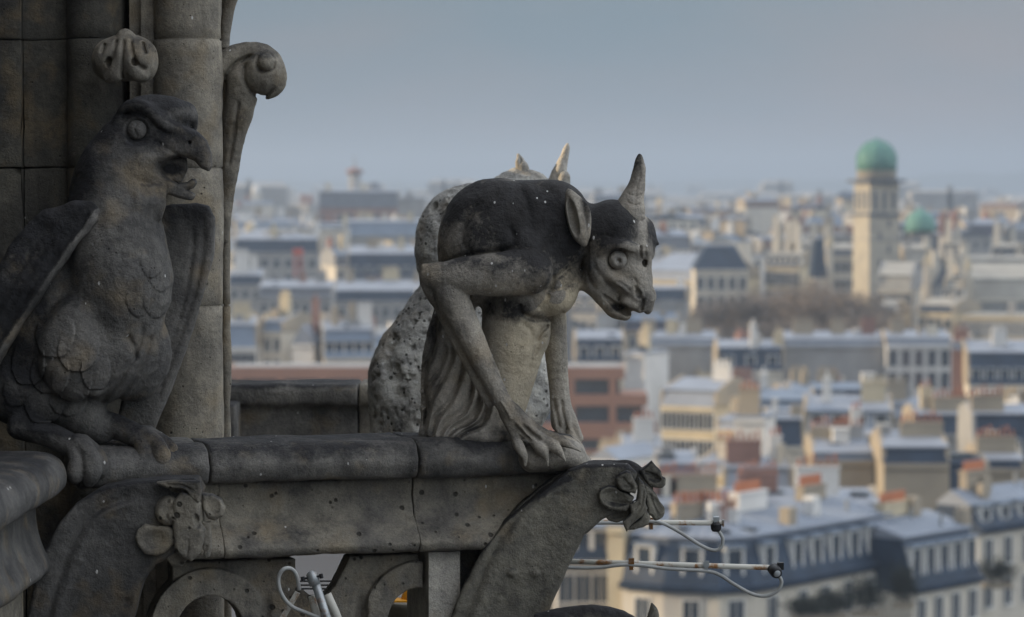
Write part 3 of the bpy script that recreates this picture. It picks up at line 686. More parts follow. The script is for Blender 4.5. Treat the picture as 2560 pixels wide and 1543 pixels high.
for i, (a, b) in enumerate([(railx(330), railx(562)), (railx(562), railx(1052)), (railx(1052), railx(1436))]):
    extrude_profile('frieze_block', frz, a+0.0015, b-0.0015, 0.016, [(8, 0.005), (25, 0.0025), (60, 0.0012)], 50+i, par, M_FRZ, 0.004)
# pointing smeared over the joint
# tracery plate with two pierced rings
TS = 11.95/F
q = Carve((330, 1388, -20), (1070, 1720, 130), 3.4)
q.poly([(430, 1395), (1062, 1395), (1062, 1710), (430, 1710)], 60, 34, rnd=4, k=0)
cx1, cx2, cy_ = 520, 1062, 1562
for cx in (cx1, cx2):
    X = q.ax[0][:, None]; Y = q.ax[1][None, :]
    r_ = np.hypot(X-cx, Y-cy_); band = np.abs(r_-116)-34
    Z = q.ax[2][None, None, :]
    D = np.maximum(band[:, :, None], np.abs(Z-46)-40)
    hh = np.clip(0.5+0.5*(q.F-D)/6, 0, 1); q.F = (q.F+(D-q.F)*hh-6*hh*(1-hh)).astype(np.float32)
    hole = 84-r_
    q.F = np.maximum(q.F, hole[:, :, None]).astype(np.float32)
q.poly([(742, 1398), (884, 1398), (846, 1470), (820, 1496), (786, 1496), (756, 1470), (744, 1430)], 60, 80, rnd=4, k=2, cut=True)
q.poly([(650, 1640), (930, 1640), (860, 1760), (700, 1760)], 60, 80, rnd=4, k=2, cut=True)
for ax_, ay_ in ((668, 1560), (910, 1560)): q.ell((ax_, ay_, 10), (16, 90, 30), k=10, cut=True)
tr = link('tracery', q.mesh('tracery', (800, 1400, 0), TS, [(8, 0.004), (26, 0.002), (70, 0.001)], 61), par, M_FRZ)
tr.location = (railx(800, 1400, 0.10), 0.10, P(800, 1400, 12.0).z-(ZT-1.3))
# plinth under the tracery, out of the picture
mb = MB(); mb.box(-0.2, railx(1452), 0.06, 0.42, -0.35, 0.34); mb.build('plinth', M_FRZ, par)
# pier below the rail end with its patched face, and a dark backing added as shade behind the strut
mb = MB(); mb.box(railx(1072, 1450, .07), railx(1150, 1450, .07), 0.07, 0.40, 0.0, DZ-0.44); o_ = mb.build('pier', M_EYE, par)
mb = MB(); mb.box(railx(1151, 1450, .2), railx(1300, 1450, .2), 0.2, 0.36, 0.0, DZ-0.44); mb.build('shade_backing', M_DARK, par)
# ---- near parapet (rail B) coming towards the viewer on the left
B0 = P(176, 1185, 11.52); B1 = P(-130, 1440, 9.2)
dirB = Vector((B1.x-B0.x, B1.y-B0.y)); LB = dirB.length+2.0; angB = math.atan2(-dirB.y, -dirB.x)
parB = empty('stone_parapet', (B0.x, B0.y, ZT-1.3), angB)
tag(parB, 'dark near stone parapet running toward the viewer at the lower left, below the bird', 'parapet')
railB = rounded([(0.52, DZ, .05), (0.05, DZ, .08), (0.0, DZ-0.08, .08), (0.02, DZ-0.16, .06), (0.52, DZ-0.16, .03)], 7)
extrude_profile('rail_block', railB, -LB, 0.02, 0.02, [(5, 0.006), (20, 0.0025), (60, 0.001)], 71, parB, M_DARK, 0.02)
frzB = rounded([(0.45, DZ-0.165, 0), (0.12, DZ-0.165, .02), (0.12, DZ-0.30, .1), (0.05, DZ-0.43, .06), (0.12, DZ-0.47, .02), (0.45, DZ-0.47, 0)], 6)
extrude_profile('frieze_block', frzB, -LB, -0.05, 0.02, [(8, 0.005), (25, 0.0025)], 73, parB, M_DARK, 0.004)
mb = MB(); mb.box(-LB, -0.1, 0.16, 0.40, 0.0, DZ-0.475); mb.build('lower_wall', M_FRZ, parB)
# ---- curved crocketed brackets under the two statues
def bracket(name, label, outline, dc, Y, org, seed, chamfer, leaves, mat, leaf_mat, thick=70):
    s = Y/F; root = empty(name, P(org[0], org[1], Y)); tag(root, label, 'bracket', 'curved brackets under the rail')
    pts = np.array(outline, float); lo = pts.min(0); hi = pts.max(0)
    q = Carve((lo[0]-15, lo[1]-15, dc-thick-25), (hi[0]+15, hi[1]+15, dc+thick+25), 3.4)
    q.poly(outline, dc, thick, rnd=12, k=0)
    q.stroke(chamfer, 9, 7, dmax=dc, taper=False)
    cc = [(a+22, b+8) for a, b in chamfer]; q.stroke(cc, 12, -5, dmax=dc, taper=False)
    r_ = random.Random(seed)
    for i in range(2):
        x_ = (lo[0]+hi[0])/2+r_.uniform(-80, 80); y_ = (lo[1]+hi[1])/2+r_.uniform(-60, 120)
        q.ell((x_, y_, dc-thick), (r_.uniform(9, 14), r_.uniform(8, 12), 6), k=6, cut=r_.random() < .6)
    link('strut', q.mesh('strut', (org[0], org[1], 0), s, [(9, 0.005), (28, 0.0022), (70, 0.001)], seed, blots([(lo[0]+(hi[0]-lo[0])*0.75, lo[1]+20, (hi[0]-lo[0])*0.4, 30, 0.5)], 0.12)), root, mat)
    for nm, prims in leaves:
        P_ = np.array(sum([[p[1][:3]] if p[0] == 'e' else [(c_[0], c_[1], p[2]) for c_ in p[1]] if p[0] == 'p' else [c_[:3] for c_ in p[1]] for p in prims if p[0] != 's'], []), float)
        mg = 34 if prims[0][0] == 'p' else 50; q = Carve(tuple(P_.min(0)-mg), tuple(P_.max(0)+mg), 2.2)
        for p in prims:
            if p[0] == 'e': q.ell(p[1], p[2], **p[3])
            elif p[0] == 'c': q.chain(p[1], **p[2])
            elif p[0] == 'p': q.poly(p[1], p[2], p[3], rnd=p[4], k=0)
            elif p[0] == 's': q.stroke(*p[1], **p[2])
        link(nm, q.mesh(nm+'_mesh', (org[0], org[1], 0), s, [(20, 0.0015), (50, 0.0009)], seed+5, blots([(lo[0]+(hi[0]-lo[0]), lo[1]+10, 120, 40, 0.5)], 0.15)), root, leaf_mat)
    return root
S0 = ('s',)
def LP(nm, pts, dc, t, cup=None, veins=(), rnd=7): return (nm, [('p', pts, dc, t, rnd)]+([('e', cup[0], cup[1], dict(k=5, cut=True, rot=cup[2]))] if cup else [])+[('s', (v, 3.2, 4), {}) for v in veins])
leavesR = [
 LP('crocket_leaf', [(1494, 1218), (1501, 1209), (1519, 1202), (1536, 1205), (1547, 1215), (1567, 1220), (1583, 1231), (1574, 1252), (1562, 1266), (1536, 1264), (1519, 1261), (1501, 1249), (1494, 1235)], -86, 17, ((1532, 1232, -104), (32, 20, 11), 18), [[(1520, 1240), (1550, 1246), (1575, 1245)]]),
 LP('crocket_leaf', [(1494, 1250), (1500, 1272), (1520, 1294), (1540, 1298), (1558, 1292), (1572, 1280), (1590, 1255), (1560, 1240), (1500, 1240)], -55, 20, ((1540, 1276, -78), (22, 11, 8), -10)),
 LP('crocket_leaf', [(1538, 1184), (1545, 1172), (1563, 1163), (1574, 1168), (1583, 1187), (1591, 1203), (1585, 1222), (1567, 1218), (1550, 1212), (1539, 1198)], -96, 16, ((1566, 1207, -113), (12, 6, 7), 10), [[(1552, 1180), (1566, 1196), (1580, 1206)]]),
 LP('crocket_leaf', [(1592, 1180), (1606, 1196), (1612, 1220), (1610, 1247), (1616, 1258), (1607, 1274), (1590, 1286), (1571, 1303), (1564, 1316), (1556, 1300), (1554, 1292), (1575, 1273), (1570, 1247), (1590, 1236), (1592, 1215)], -92, 17, None, [[(1604, 1200), (1603, 1240), (1590, 1270), (1570, 1300)], [(1596, 1245), (1584, 1262)]]),
 LP('crocket_leaf', [(1606, 1195), (1627, 1214), (1638, 1226), (1649, 1247), (1659, 1261), (1660, 1274), (1655, 1284), (1644, 1291), (1634, 1293), (1628, 1283), (1618, 1275), (1614, 1250), (1608, 1225)], -56, 17, ((1644, 1252, -74), (8, 22, 8), -32), [[(1622, 1222), (1630, 1250), (1645, 1280)]]),
 LP('crocket_leaf', [(1564, 1315), (1576, 1300), (1596, 1288), (1612, 1262), (1624, 1284), (1618, 1300), (1607, 1308), (1585, 1314)], -60, 22),
 LP('crocket_leaf', [(1596, 1168), (1610, 1160), (1628, 1145), (1638, 1157), (1651, 1170), (1654, 1184), (1663, 1190), (1662, 1205), (1654, 1213), (1635, 1213), (1620, 1205), (1607, 1190)], -40, 18, ((1634, 1188, -60), (16, 10, 9), 20), [[(1608, 1172), (1630, 1178), (1652, 1195)]]),
 ('stalk', [('c', [(1540, 1168, -20, 22), (1570, 1168, -24, 22), (1598, 1185, -30, 20), (1612, 1215, -34, 20), (1606, 1250, -34, 18)], dict(k=4))]),
]
bracket('curved_bracket', 'curved stone bracket ending in ragged carved leaves below the one-horned chimera',
        [(1385, 1188), (1420, 1165), (1459, 1152), (1519, 1150), (1568, 1149), (1590, 1175), (1570, 1240), (1540, 1275), (1503, 1292), (1457, 1329), (1425, 1392), (1394, 1470), (1368, 1530), (1330, 1650), (1080, 1650), (1123, 1543), (1160, 1454), (1207, 1367), (1254, 1304), (1301, 1255), (1379, 1195)],
        -20, 12.17, (1350, 1543), 81, [(1420, 1178), (1345, 1222), (1300, 1270), (1250, 1335), (1205, 1425), (1160, 1545)], leavesR, M_BRK, M_BRK, 62)
leavesL = [
 LP('crocket_leaf', [(353, 1329), (360, 1310), (377, 1296), (404, 1301), (435, 1303), (456, 1313), (460, 1336), (442, 1353), (425, 1369), (404, 1375), (377, 1371), (362, 1352)], -104, 16, ((402, 1334, -122), (36, 22, 10), -8)),
 ('volute', [('e', (435, 1263, -108), (33, 37, 24), dict(k=4)), ('e', (436, 1261, -132), (25, 28, 9), dict(k=4, cut=True)), ('e', (449, 1275, -121), (15, 16, 12), dict(k=3)), ('e', (450, 1275, -134), (9, 10, 5), dict(k=3, cut=True)), ('e', (450, 1276, -130), (5, 5, 5), dict(k=2))]),
 LP('volute', [(516, 1222), (540, 1224), (563, 1238), (573, 1259), (570, 1278), (549, 1289), (531, 1285), (519, 1262)], -82, 24, ((545, 1250, -106), (20, 22, 9), -30), [], 12),
 LP('crocket_leaf', [(448, 1240), (470, 1212), (500, 1218), (516, 1245), (514, 1290), (528, 1310), (522, 1345), (512, 1370), (492, 1388), (470, 1378), (452, 1362), (450, 1330), (446, 1290)], -110, 24, ((508, 1286, -134), (7, 18, 16), -14), [[(486, 1330), (486, 1352), (482, 1376)]], 13),
 LP('crocket_leaf', [(517, 1290), (538, 1292), (541, 1355), (536, 1380), (526, 1384), (518, 1369)], -90, 14, None, [[(530, 1350), (524, 1362), (518, 1370)]]),
 LP('crocket_leaf', [(424, 1381), (445, 1358), (482, 1386), (463, 1406), (438, 1402)], -74, 18, None, [], 10),
 LP('crocket_leaf', [(405, 1192), (453, 1186), (488, 1187), (516, 1187), (519, 1215), (513, 1243), (496, 1233), (481, 1212), (468, 1207), (436, 1206)], -118, 18, None, [[(430, 1198), (470, 1198), (505, 1215)]]),
 ('stalk', [('c', [(440, 1210, -80, 20), (480, 1215, -88, 22), (492, 1260, -88, 26), (500, 1310, -84, 24)], dict(k=4))]),
]
bracket('curved_bracket', 'dark curved stone bracket with a scrolled leaf crocket below the bird',
        [(412, 1186), (500, 1186), (515, 1215), (490, 1300), (450, 1370), (400, 1398), (365, 1448), (352, 1498), (335, 1560), (320, 1650), (40, 1650), (80, 1541), (100, 1448), (126, 1365), (159, 1299), (199, 1249), (265, 1209), (332, 1194)],
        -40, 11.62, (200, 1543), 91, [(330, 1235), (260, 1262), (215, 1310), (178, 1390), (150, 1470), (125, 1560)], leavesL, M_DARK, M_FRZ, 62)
# crocket seen at the very bottom of the picture
q = Carve((1330, 1490, -70), (1700, 1640, 90), 3.0)
q.chain([(1350, 1560, 0, 30), (1420, 1550, 0, 34), (1490, 1546, 0, 34), (1550, 1556, 0, 32), (1598, 1580, 0, 26)], k=6)
q.chain([(1632, 1560, 0, 18), (1634, 1530, 0, 14), (1630, 1508, 0, 4)], k=4); q.ell((1480, 1600, 0), (140, 50, 60), k=14)
cb = empty('carved_crocket', P(1480, 1640, 11.9)); tag(cb, 'dark round-backed carved crocket cut off by the bottom edge of the picture', 'ornament')
link('leaf', q.mesh('leaf_mesh', (1480, 1640, 0), 11.9/F, [(18, 0.004), (50, 0.0015)], 4, blots([(1470, 1520, 120, 30, 0.6)])), cb, M_BRK)
mb = MB(); mb.box(-0.16, 0.16, -0.1, 0.12, -0.6, 0.02); mb.build('stem', M_BRK, cb)
# ---- far parapet between tower and pitted statue
fp = empty('stone_parapet', (0, 15.4, 43.7)); tag(fp, 'low dark stone parapet in shade between the tower and the pitted statue', 'parapet')
zt = P(700, 961, 15.4).z-43.7
prf = rounded([(0.45, zt, .03), (0.0, zt, .05), (0.0, zt-0.10, .03), (0.05, zt-0.12, .02), (0.05, zt-0.70, 0), (0.45, zt-0.70, 0)], 4)
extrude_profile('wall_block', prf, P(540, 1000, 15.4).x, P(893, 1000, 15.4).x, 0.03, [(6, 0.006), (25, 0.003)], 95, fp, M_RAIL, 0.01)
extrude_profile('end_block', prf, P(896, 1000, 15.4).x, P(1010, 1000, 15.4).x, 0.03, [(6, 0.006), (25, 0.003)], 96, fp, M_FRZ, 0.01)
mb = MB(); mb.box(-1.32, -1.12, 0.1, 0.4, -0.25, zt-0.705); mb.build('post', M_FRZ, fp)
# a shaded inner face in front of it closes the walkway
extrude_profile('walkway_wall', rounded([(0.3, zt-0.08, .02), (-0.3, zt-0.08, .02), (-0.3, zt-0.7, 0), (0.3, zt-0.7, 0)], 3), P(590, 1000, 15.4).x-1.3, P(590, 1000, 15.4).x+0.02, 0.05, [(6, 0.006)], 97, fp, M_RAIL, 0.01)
# ---- gallery floor and the tower
gf = MB(); gf.box(-9, -0.3, 11.8, 17, -0.5, -0.15); o_ = gf.build('gallery_floor', M_FRZ, None, (0, 0, 43.6)); tag(o_, kind='structure')
tw = empty('cathedral_tower', (P(330, 1110, 12.5).x, 12.5, 43.6)); tag(tw, 'corner of a stone cathedral tower with clustered shafts behind the bird', 'tower')
TX = tw.location.x
def tx(px, Y=12.5): return P(px, 800, Y).x-TX
def drum_shaft(px0, px1, yc, mat, seed, name='shaft', joints=(99, 420, 763)):
    xa, xb = tx(px0, 12.5+yc), tx(px1, 12.5+yc); c = (xa+xb)/2; r = (xb-xa)/2
    zs = [P(300, j, 12.5+yc).z-43.6 for j in joints]; zs = sorted(zs); zs = [0.0]+zs+[zs[-1]+0.9, zs[-1]+1.9]
    prof = []
    for i in range(len(zs)-1):
        a, b = zs[i], zs[i+1]; k = max(2, int((b-a)/0.05)); rr_ = r*(1+0.008*((i*37) % 5-2)/2)
        prof += [(rr_-0.006, a+0.001), (rr_, a+0.006)]+[(rr_, a+0.006+(b-a-0.012)*j/k) for j in range(1, k)]+[(rr_, b-0.006), (rr_-0.006, b-0.001)]
    mb = MB(); mb.lathe(prof, c, yc, 40); me = mb.mesh(name, True); roughen(me, [(6, 0.005), (25, 0.0025), (60, 0.001)], seed)
    return link(name, me, tw, mat)
def tower_wall(px0, px1, y0, y1, mat, seed, name='wall', z0=0.0, z1=4.6):
    xa, xb = (px0 if isinstance(px0, float) else tx(px0, 12.5+y0)), tx(px1, 12.5+y0); n1 = max(2, int((xb-xa)/0.06)); n1 = min(n1, 60); n2 = 60
    V = []; Fs = []
    for i in range(n1+1):
        for j in range(n2+1): V.append((xa+(xb-xa)*i/n1, y0, z0+(z1-z0)*j/n2))
    for i in range(n1):
        for j in range(n2): a = i*(n2+1)+j; Fs.append((a, a+n2+1, a+n2+2, a+1))
    mb = MB(); mb.add(V, Fs); me = mb.mesh(name, True); roughen(me, [(5, 0.006), (20, 0.003)], seed)
    o = link(name, me, tw, mat); return o
drum_shaft(385, 557, 0.13, M_TOWER, 101)
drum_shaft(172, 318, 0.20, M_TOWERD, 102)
drum_shaft(556, 577, 0.30, M_TOWER, 103, 'thin_shaft')
mb = MB(); mb.box(tx(318), tx(348), 0.12, 0.5, 0, 4.6); mb.box(tx(349), tx(392), 0.09, 0.5, 0, 4.6); mb.build('fillet', M_TOWER, tw)
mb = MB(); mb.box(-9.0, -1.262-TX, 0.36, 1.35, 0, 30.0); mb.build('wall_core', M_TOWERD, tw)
zj = sorted([0.0]+[P(300, j, 12.7).z-43.6 for j in (99, 420, 763)]+[6.0])
for i in range(4):
    for xa, xb, y0 in ((-2.3, tx(40), .155), (tx(41.5), tx(160), .215)):
        def corner(y_): return (y_, 0)
        pr_ = rounded([(0.40, zj[i+1]-.0012, 0), (y0+.004*((i*5) % 3), zj[i+1]-.0012, .008), (y0+.004*((i*5) % 3), zj[i]+.0012, .008), (0.40, zj[i]+.0012, 0)], 3)
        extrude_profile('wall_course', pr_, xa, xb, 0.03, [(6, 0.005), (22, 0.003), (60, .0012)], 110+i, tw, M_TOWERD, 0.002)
mb = MB(); mb.box(-9.0, -1.262-TX, -0.2, 1.35, 5.5, 30.0); mb.box(-9.0, -1.56-TX, 1.351, 4.3, -0.5, P(1300, 430, 14.5).z+0.42-43.6); mb.build('upper_wall_shade_block', M_TOWERD, tw)  # second box added to shade the rear statue below its horns
mb = MB(); mb.box(-9.0, -2.95-TX, -10.0, 0.159, -2.0, 30.0); mb.build('shade_wall', M_TOWERD, tw)  # unseen wall added to block light from the left
t2 = empty('cathedral_tower', (-4, -13.5, 30.0)); tag(t2, 'unseen second tower mass added behind the viewpoint to block light', 'tower')  # added out of view to cut the light from behind
mb = MB(); mb.box(-14, 5.2, -9, 4.4, 0, 42.0); mb.build('wall', M_TOWERD, t2); mb = MB(); mb.box(-14.3, 5.5, -9.3, 4.7, 14.2, 14.8); mb.build('string_course', M_TOWER, t2)
# knobbed crocket on the shafts
q = Carve((225, 70, -120), (410, 235, 110), 2.4)
q.ell((317, 146, -20), (74, 58, 66), k=6); q.ell((317, 126, -15), (68, 38, 58), k=8); q.ell((275, 152, -22), (42, 52, 52), k=8); q.ell((358, 154, -24), (40, 54, 54), k=8)
q.chain([(318, 98, -40, 22), (313, 140, -68, 17), (300, 180, -64, 22), (285, 194, -56, 18)], k=8); q.chain([(320, 98, -40, 20), (330, 140, -68, 16), (345, 180, -66, 20), (362, 188, -56, 18)], k=8)
for pl in ([(300, 100), (292, 140), (282, 158)], [(334, 100), (342, 140), (355, 165), (375, 176)], [(318, 100), (316, 150), (312, 200)], [(270, 110), (262, 140)], [(360, 105), (372, 140)]): q.stroke(pl, 4.5, 9, dmax=0)
q.ell((281, 158, -70), (8, 13, 22), k=3, cut=True); q.ell((345, 158, -76), (8, 11, 20), k=3, cut=True)
CKX = lambda px, py, Y: (P(px, py, Y).x-TX, Y-12.5, P(px, py, Y).z-43.6)
o_ = link('crocket', q.mesh('crocket_mesh', (318, 150, 0), 12.45/F, [(25, 0.002), (60, 0.001)], 7, blots([])), tw, M_TOWER); o_.location = CKX(318, 150, 12.45)
q = Carve((540, 60, -90), (730, 620, 90), 2.8)
q.chain([(560, 600, 10, 10), (566, 520, 8, 14), (572, 440, 5, 20), (584, 360, 0, 26), (596, 290, 0, 34), (606, 240, 0, 40), (610, 200, 0, 44)], k=8)
q.chain([(556, 168, 0, 34), (590, 142, 0, 30), (630, 130, 0, 24), (672, 138, 0, 22), (694, 168, 0, 20), (694, 205, 0, 24), (668, 226, 0, 22), (642, 210, 0, 22)], k=6)
q.ell((656, 180, -10), (52, 60, 52), k=8)
q.ell((668, 160, -52), (22, 22, 26), k=5)
for pl in ([(622, 150), (612, 190), (630, 230), (662, 240), (692, 215)], [(650, 138), (646, 165), (662, 182), (684, 176), (690, 155)], [(560, 200), (590, 160), (640, 138)], [(600, 250), (588, 330), (572, 420)]): q.stroke(pl, 4.5, 9, dmax=20)
o_ = link('crocket', q.mesh('crocket_scroll', (600, 300, 0), 12.75/F, [(14, 0.004), (45, 0.0018)], 8, blots([(668, 140, 30, 12, 0.5)], 0.1)), tw, M_TOWER); o_.location = CKX(600, 300, 12.75)
q = Carve((540, -160, -50), (640, 120, 50), 3)
q.chain([(560, 130, 0, 12), (566, 60, 0, 14), (574, 10, 0, 16), (592, -60, 0, 24), (600, -120, 0, 30)], k=6)
o_ = link('crocket', q.mesh('crocket_stem', (570, 0, 0), 12.75/F, [(14, 0.004)], 9, blots([], .1)), tw, M_TOWER); o_.location = CKX(570, 0, 12.75)
# ================================================================== metal fittings
M_PAINT = plain('chipped_cream_paint', (0.46, 0.45, 0.40), 0.5, 0, 0.15, 6, rust=9)
M_CABLE = plain('grey_cable_sheath', (0.36, 0.37, 0.36), 0.55, 0, 0.25, 8)
M_GALV = plain('galvanised_steel', (0.40, 0.43, 0.44), 0.42, 0.5, 0.3, 14, rust=5)
M_BLACK = plain('black_iron', (0.02, 0.02, 0.022), 0.5, 0.3)
M_GLASS = plain('lamp_glass', (0.35, 0.38, 0.4), 0.08, 0.0, 0.1, spec=1.0)
M_YEL = plain('yellow_painted_metal', (0.80, 0.36, 0.02), 0.45, 0, 0.15, 5)
M_DRUM = plain('dull_grey_metal', (0.18, 0.165, 0.13), 0.6, 0.2, 0.3, 6)
def pole(label, Y, tube, r, cable, rc, clamps, root_px):
    root = empty('metal_pole', P(root_px[0], root_px[1], Y)); tag(root, label, 'pole', 'painted metal poles carrying cable')
    L = lambda px, py, dY=0.0: P(px, py, Y+dY)-root.location
    mb = MB(); mb.tube([L(*tube[0]), L(*tube[1])], r*Y/F, 16); mb.build('tube', M_PAINT, root, None, True)
    pts = spline(np.array([list(L(a, b, c)) for a, b, c in cable]), 8); mb = MB(); mb.tube(pts, rc*Y/F, 12); mb.build('cable', M_CABLE, root, None, True)
    for c in clamps:
        mb = MB(); s = Y/F; p = L(*c); mb.box(p.x-5*s, p.x+5*s, p.y-11*s, p.y+9*s, p.z-17*s, p.z+10*s); mb.box(p.x-7*s, p.x+7*s, p.y-13*s, p.y-11.2*s, p.z-2*s, p.z+13*s); mb.build('clamp', M_GALV, root)
    return root, L
rt, L = pole('upper cream metal pole with a hanging cable loop, passing behind the carved bracket leaves', 12.75, ((1250, 1303), (1807, 1308)), 6.6,
          [(1330, 1309, -0.02), (1500, 1308, -0.02), (1620, 1304, -0.025), (1655, 1308, -0.03), (1698, 1330, -0.02), (1753, 1364, 0), (1785, 1376, 0), (1803, 1368, 0), (1807, 1348, 0), (1800, 1333, 0), (1791, 1322, 0)], 4.4, [(1627, 1306)], (1460, 1305))
s_ = 12.75/F
mb = MB(); p = L(1790, 1312); mb.lathe([(9*s_, -24*s_), (13*s_, -18*s_), (14*s_, -6*s_), (8*s_, 2*s_)], p.x, p.y-0.002, 16); mb.build('socket', M_BLACK, rt)
mb = MB(); p = L(1791, 1303); mb.box(p.x-7*s_, p.x+7*s_, p.y-10*s_, p.y+10*s_, p.z-2*s_, p.z+11*s_); mb.build('bolt', M_GALV, rt)
mb = MB(); p = L(1808, 1308); mb.box(p.x-2*s_, p.x+2*s_, p.y-8*s_, p.y+8*s_, p.z-8*s_, p.z+9*s_); mb.build('end_plate', M_GALV, rt)
rt, L = pole('lower rusty cream metal pole with two clamps and a lamp socket', 12.6, ((1230, 1398), (1950, 1420)), 6.8,
          [(1300, 1412, -0.01), (1424, 1419, -0.01), (1495, 1419, -0.01), (1574, 1412, -0.012), (1671, 1422, -0.012), (1766, 1428, -0.012), (1800, 1438, 0), (1834, 1460, 0), (1880, 1485, 0), (1916, 1490, 0), (1944, 1477, 0), (1954, 1456, 0), (1946, 1438, 0)], 4.6, [(1578, 1407), (1765, 1414)], (1400, 1405))
s_ = 12.6/F
q = Vector((0.28, -0.86, -0.35)).normalized(); p = L(1940, 1431, -0.03)
mb = MB(); mb.tube([p-q*20*s_, p+q*2*s_, p+q*8*s_], 1, 20, [15*s_, 15*s_, 13*s_]); mb.build('socket', M_BLACK, rt, None, True)
mb = MB(); mb.tube([p+q*7*s_, p+q*10*s_], 1, 20, [10*s_, 8*s_]); mb.build('lens', M_GLASS, rt, None, True)
mb = MB(); p = L(1955, 1415); mb.box(p.x-12*s_, p.x+4*s_, p.y-9*s_, p.y+9*s_, p.z-9*s_, p.z+9*s_); mb.build('end_plate', M_BLACK, rt)
# capped tube standing in front of the tracery
Yt = 11.55; s_ = Yt/F
rt = empty('floodlight_pole', P(845, 1640, Yt)); tag(rt, 'capped galvanised tube leaning below the rail in front of the tracery opening', 'pole')
L = lambda px, py, dY=0.0: P(px, py, Yt+dY)-rt.location
mb = MB(); mb.tube([L(786, 1450), L(812, 1530), L(850, 1640, -0.05)], 11*s_, 16); mb.build('tube', M_GALV, rt, None, True)
mb = MB(); mb.tube([L(776, 1428), L(778, 1434), L(782, 1446), L(788, 1462)], 1, 18, [6*s_, 13*s_, 15*s_, 14*s_]); mb.build('cap', M_GALV, rt, None, True)
mb = MB(); mb.tube([L(758, 1447, -.01), L(804, 1440, -.01)], 3*s_, 8); mb.tube([L(756, 1442, -.01), L(758, 1452, -.01)], 5*s_, 8); mb.tube([L(802, 1435, -.01), L(804, 1446, -.01)], 5*s_, 8); mb.build('screw', M_BLACK, rt)
mb = MB(); mb.tube([L(818, 1486, .04), L(838, 1530, .04), L(880, 1640, .04)], 11*s_, 14); mb.tube([L(780, 1490, .03), L(792, 1540, .03), L(812, 1640, 0.03)], 10*s_, 14); mb.build('side_tube', M_PAINT, rt, None, True)
cb_ = spline(np.array([list(L(*c)) for c in [(748, 1476, .03), (742, 1440, .03), (728, 1422, .02), (708, 1424, 0), (696, 1448, 0), (704, 1485, 0), (728, 1515, 0), (765, 1532, 0), (800, 1545, 0.0)]]), 8)
mb = MB(); mb.tube(cb_, 5*s_, 10); mb.build('cable', M_CABLE, rt, None, True)
mb = MB(); pts = [L(738, 1478, .02), L(750, 1484, .02), L(706, 1560, .02), L(694, 1553, .02)]; mb.add([p for p in pts]+[p+Vector((0, .01, 0)) for p in pts], [(0, 1, 2, 3), (7, 6, 5, 4), (0, 4, 5, 1), (1, 5, 6, 2), (2, 6, 7, 3), (3, 7, 4, 0)]); mb.build('brace', M_PAINT, rt)
rl = empty('iron_railing', P(800, 1640, 13.4)); tag(rl, 'thin black iron railing seen through the opening of the tracery', 'railing')
L = lambda px, py, dY=0.0: P(px, py, 13.4+dY)-rl.location
for py in (1453, 1463, 1472):
    mb = MB(); mb.tube([L(600, py), L(930, py)], 2.6*s_, 8); mb.build('bar', M_BLACK, rl)
mb = MB(); mb.box(L(845, 1450).x, L(853, 1450).x, -0.02, 0.02, 0, L(850, 1446).z); mb.build('post', M_BLACK, rl)
mb = MB(); mb.box(L(716, 1450).x, L(722, 1450).x, -0.02, 0.02, 0, L(850, 1446).z); mb.build('post', M_BLACK, rl)
# yellow machine glimpsed through the right-hand ring
Yy = 13.3; s_ = Yy/F
rt = empty('floodlight', P(1020, 1640, Yy)); tag(rt, 'yellow hooded lamp on a round grey base behind the right tracery ring', 'lamp')
L = lambda px, py, dY=0.0: P(px, py, Yy+dY)-rt.location
mb = MB(); c = L(1040, 1500); mb.lathe([(80*s_, 0), (80*s_, L(1020, 1516).z-0.01), (84*s_, L(1020, 1514).z), (84*s_, L(1020, 1503).z), (70*s_, L(1020, 1500).z)], c.x, 0, 28); mb.build('base', M_DRUM, rt, None, True)
q = Carve((985, 1440, -60), (1130, 1520, 60), 2.5)
q.ell((1062, 1516, 0), (62, 64, 48), k=0); q.ell((1080, 1530, -10), (52, 60, 70), k=2, cut=True)
o_ = link('hood', q.mesh('hood', (1062, 1516, 0), s_), rt, M_YEL); o_.location = L(1062, 1512)
mb = MB(); c = L(1075, 1480); mb.lathe([(26*s_, L(0, 1500).z), (28*s_, L(0, 1490).z), (26*s_, L(0, 1475).z)], c.x, 0.02, 20); mb.build('lamp_body', M_GALV, rt, None, True)
mb = MB(); a = L(980, 1498); b = L(1020, 1498); mb.box(a.x, b.x, -0.08, 0.02, a.z-3*s_, a.z+2*s_); mb.build('bracket', M_YEL, rt)
# ================================================================== the city
M_ZINC = plain('zinc_roofing', (0.17, 0.215, 0.28), 0.6, 0.2, 0.22, 0.25)
M_ZINC2 = plain('pale_zinc_roofing', (0.25, 0.28, 0.33), 0.6, 0.15, 0.2, 0.25)
M_SLATE = plain('blue_slate', (0.026, 0.045, 0.078), 0.6, 0.0, 0.4, 0.6, spec=0.25)
M_SLATEG = plain('grey_slate', (0.10, 0.115, 0.14), 0.5, 0.0, 0.35, 0.5)
M_TSTONE = plain('greyish_beige_stone', (0.40, 0.365, 0.29), 0.85, 0, 0.3, 0.35, col2=(0.30, 0.28, 0.235))
M_LEAD = plain('weathered_stone_grey_roof', (0.34, 0.325, 0.285), 0.8, 0, 0.3, 0.25)
M_SLATE2 = plain('purplish_slate', (0.06, 0.062, 0.085), 0.6, 0.0, 0.4, 0.6, spec=0.25)
M_TILE = plain('brown_tile', (0.16, 0.105, 0.08), 0.85, 0, 0.35, 0.6)
M_CREAM = plain('cream_limestone_wall', (0.56, 0.52, 0.43), 0.85, 0, 0.2, 0.3, col2=(0.44, 0.41, 0.36))
M_GREYW = plain('grey_plaster_wall', (0.30, 0.30, 0.295), 0.9, 0, 0.25, 0.25)
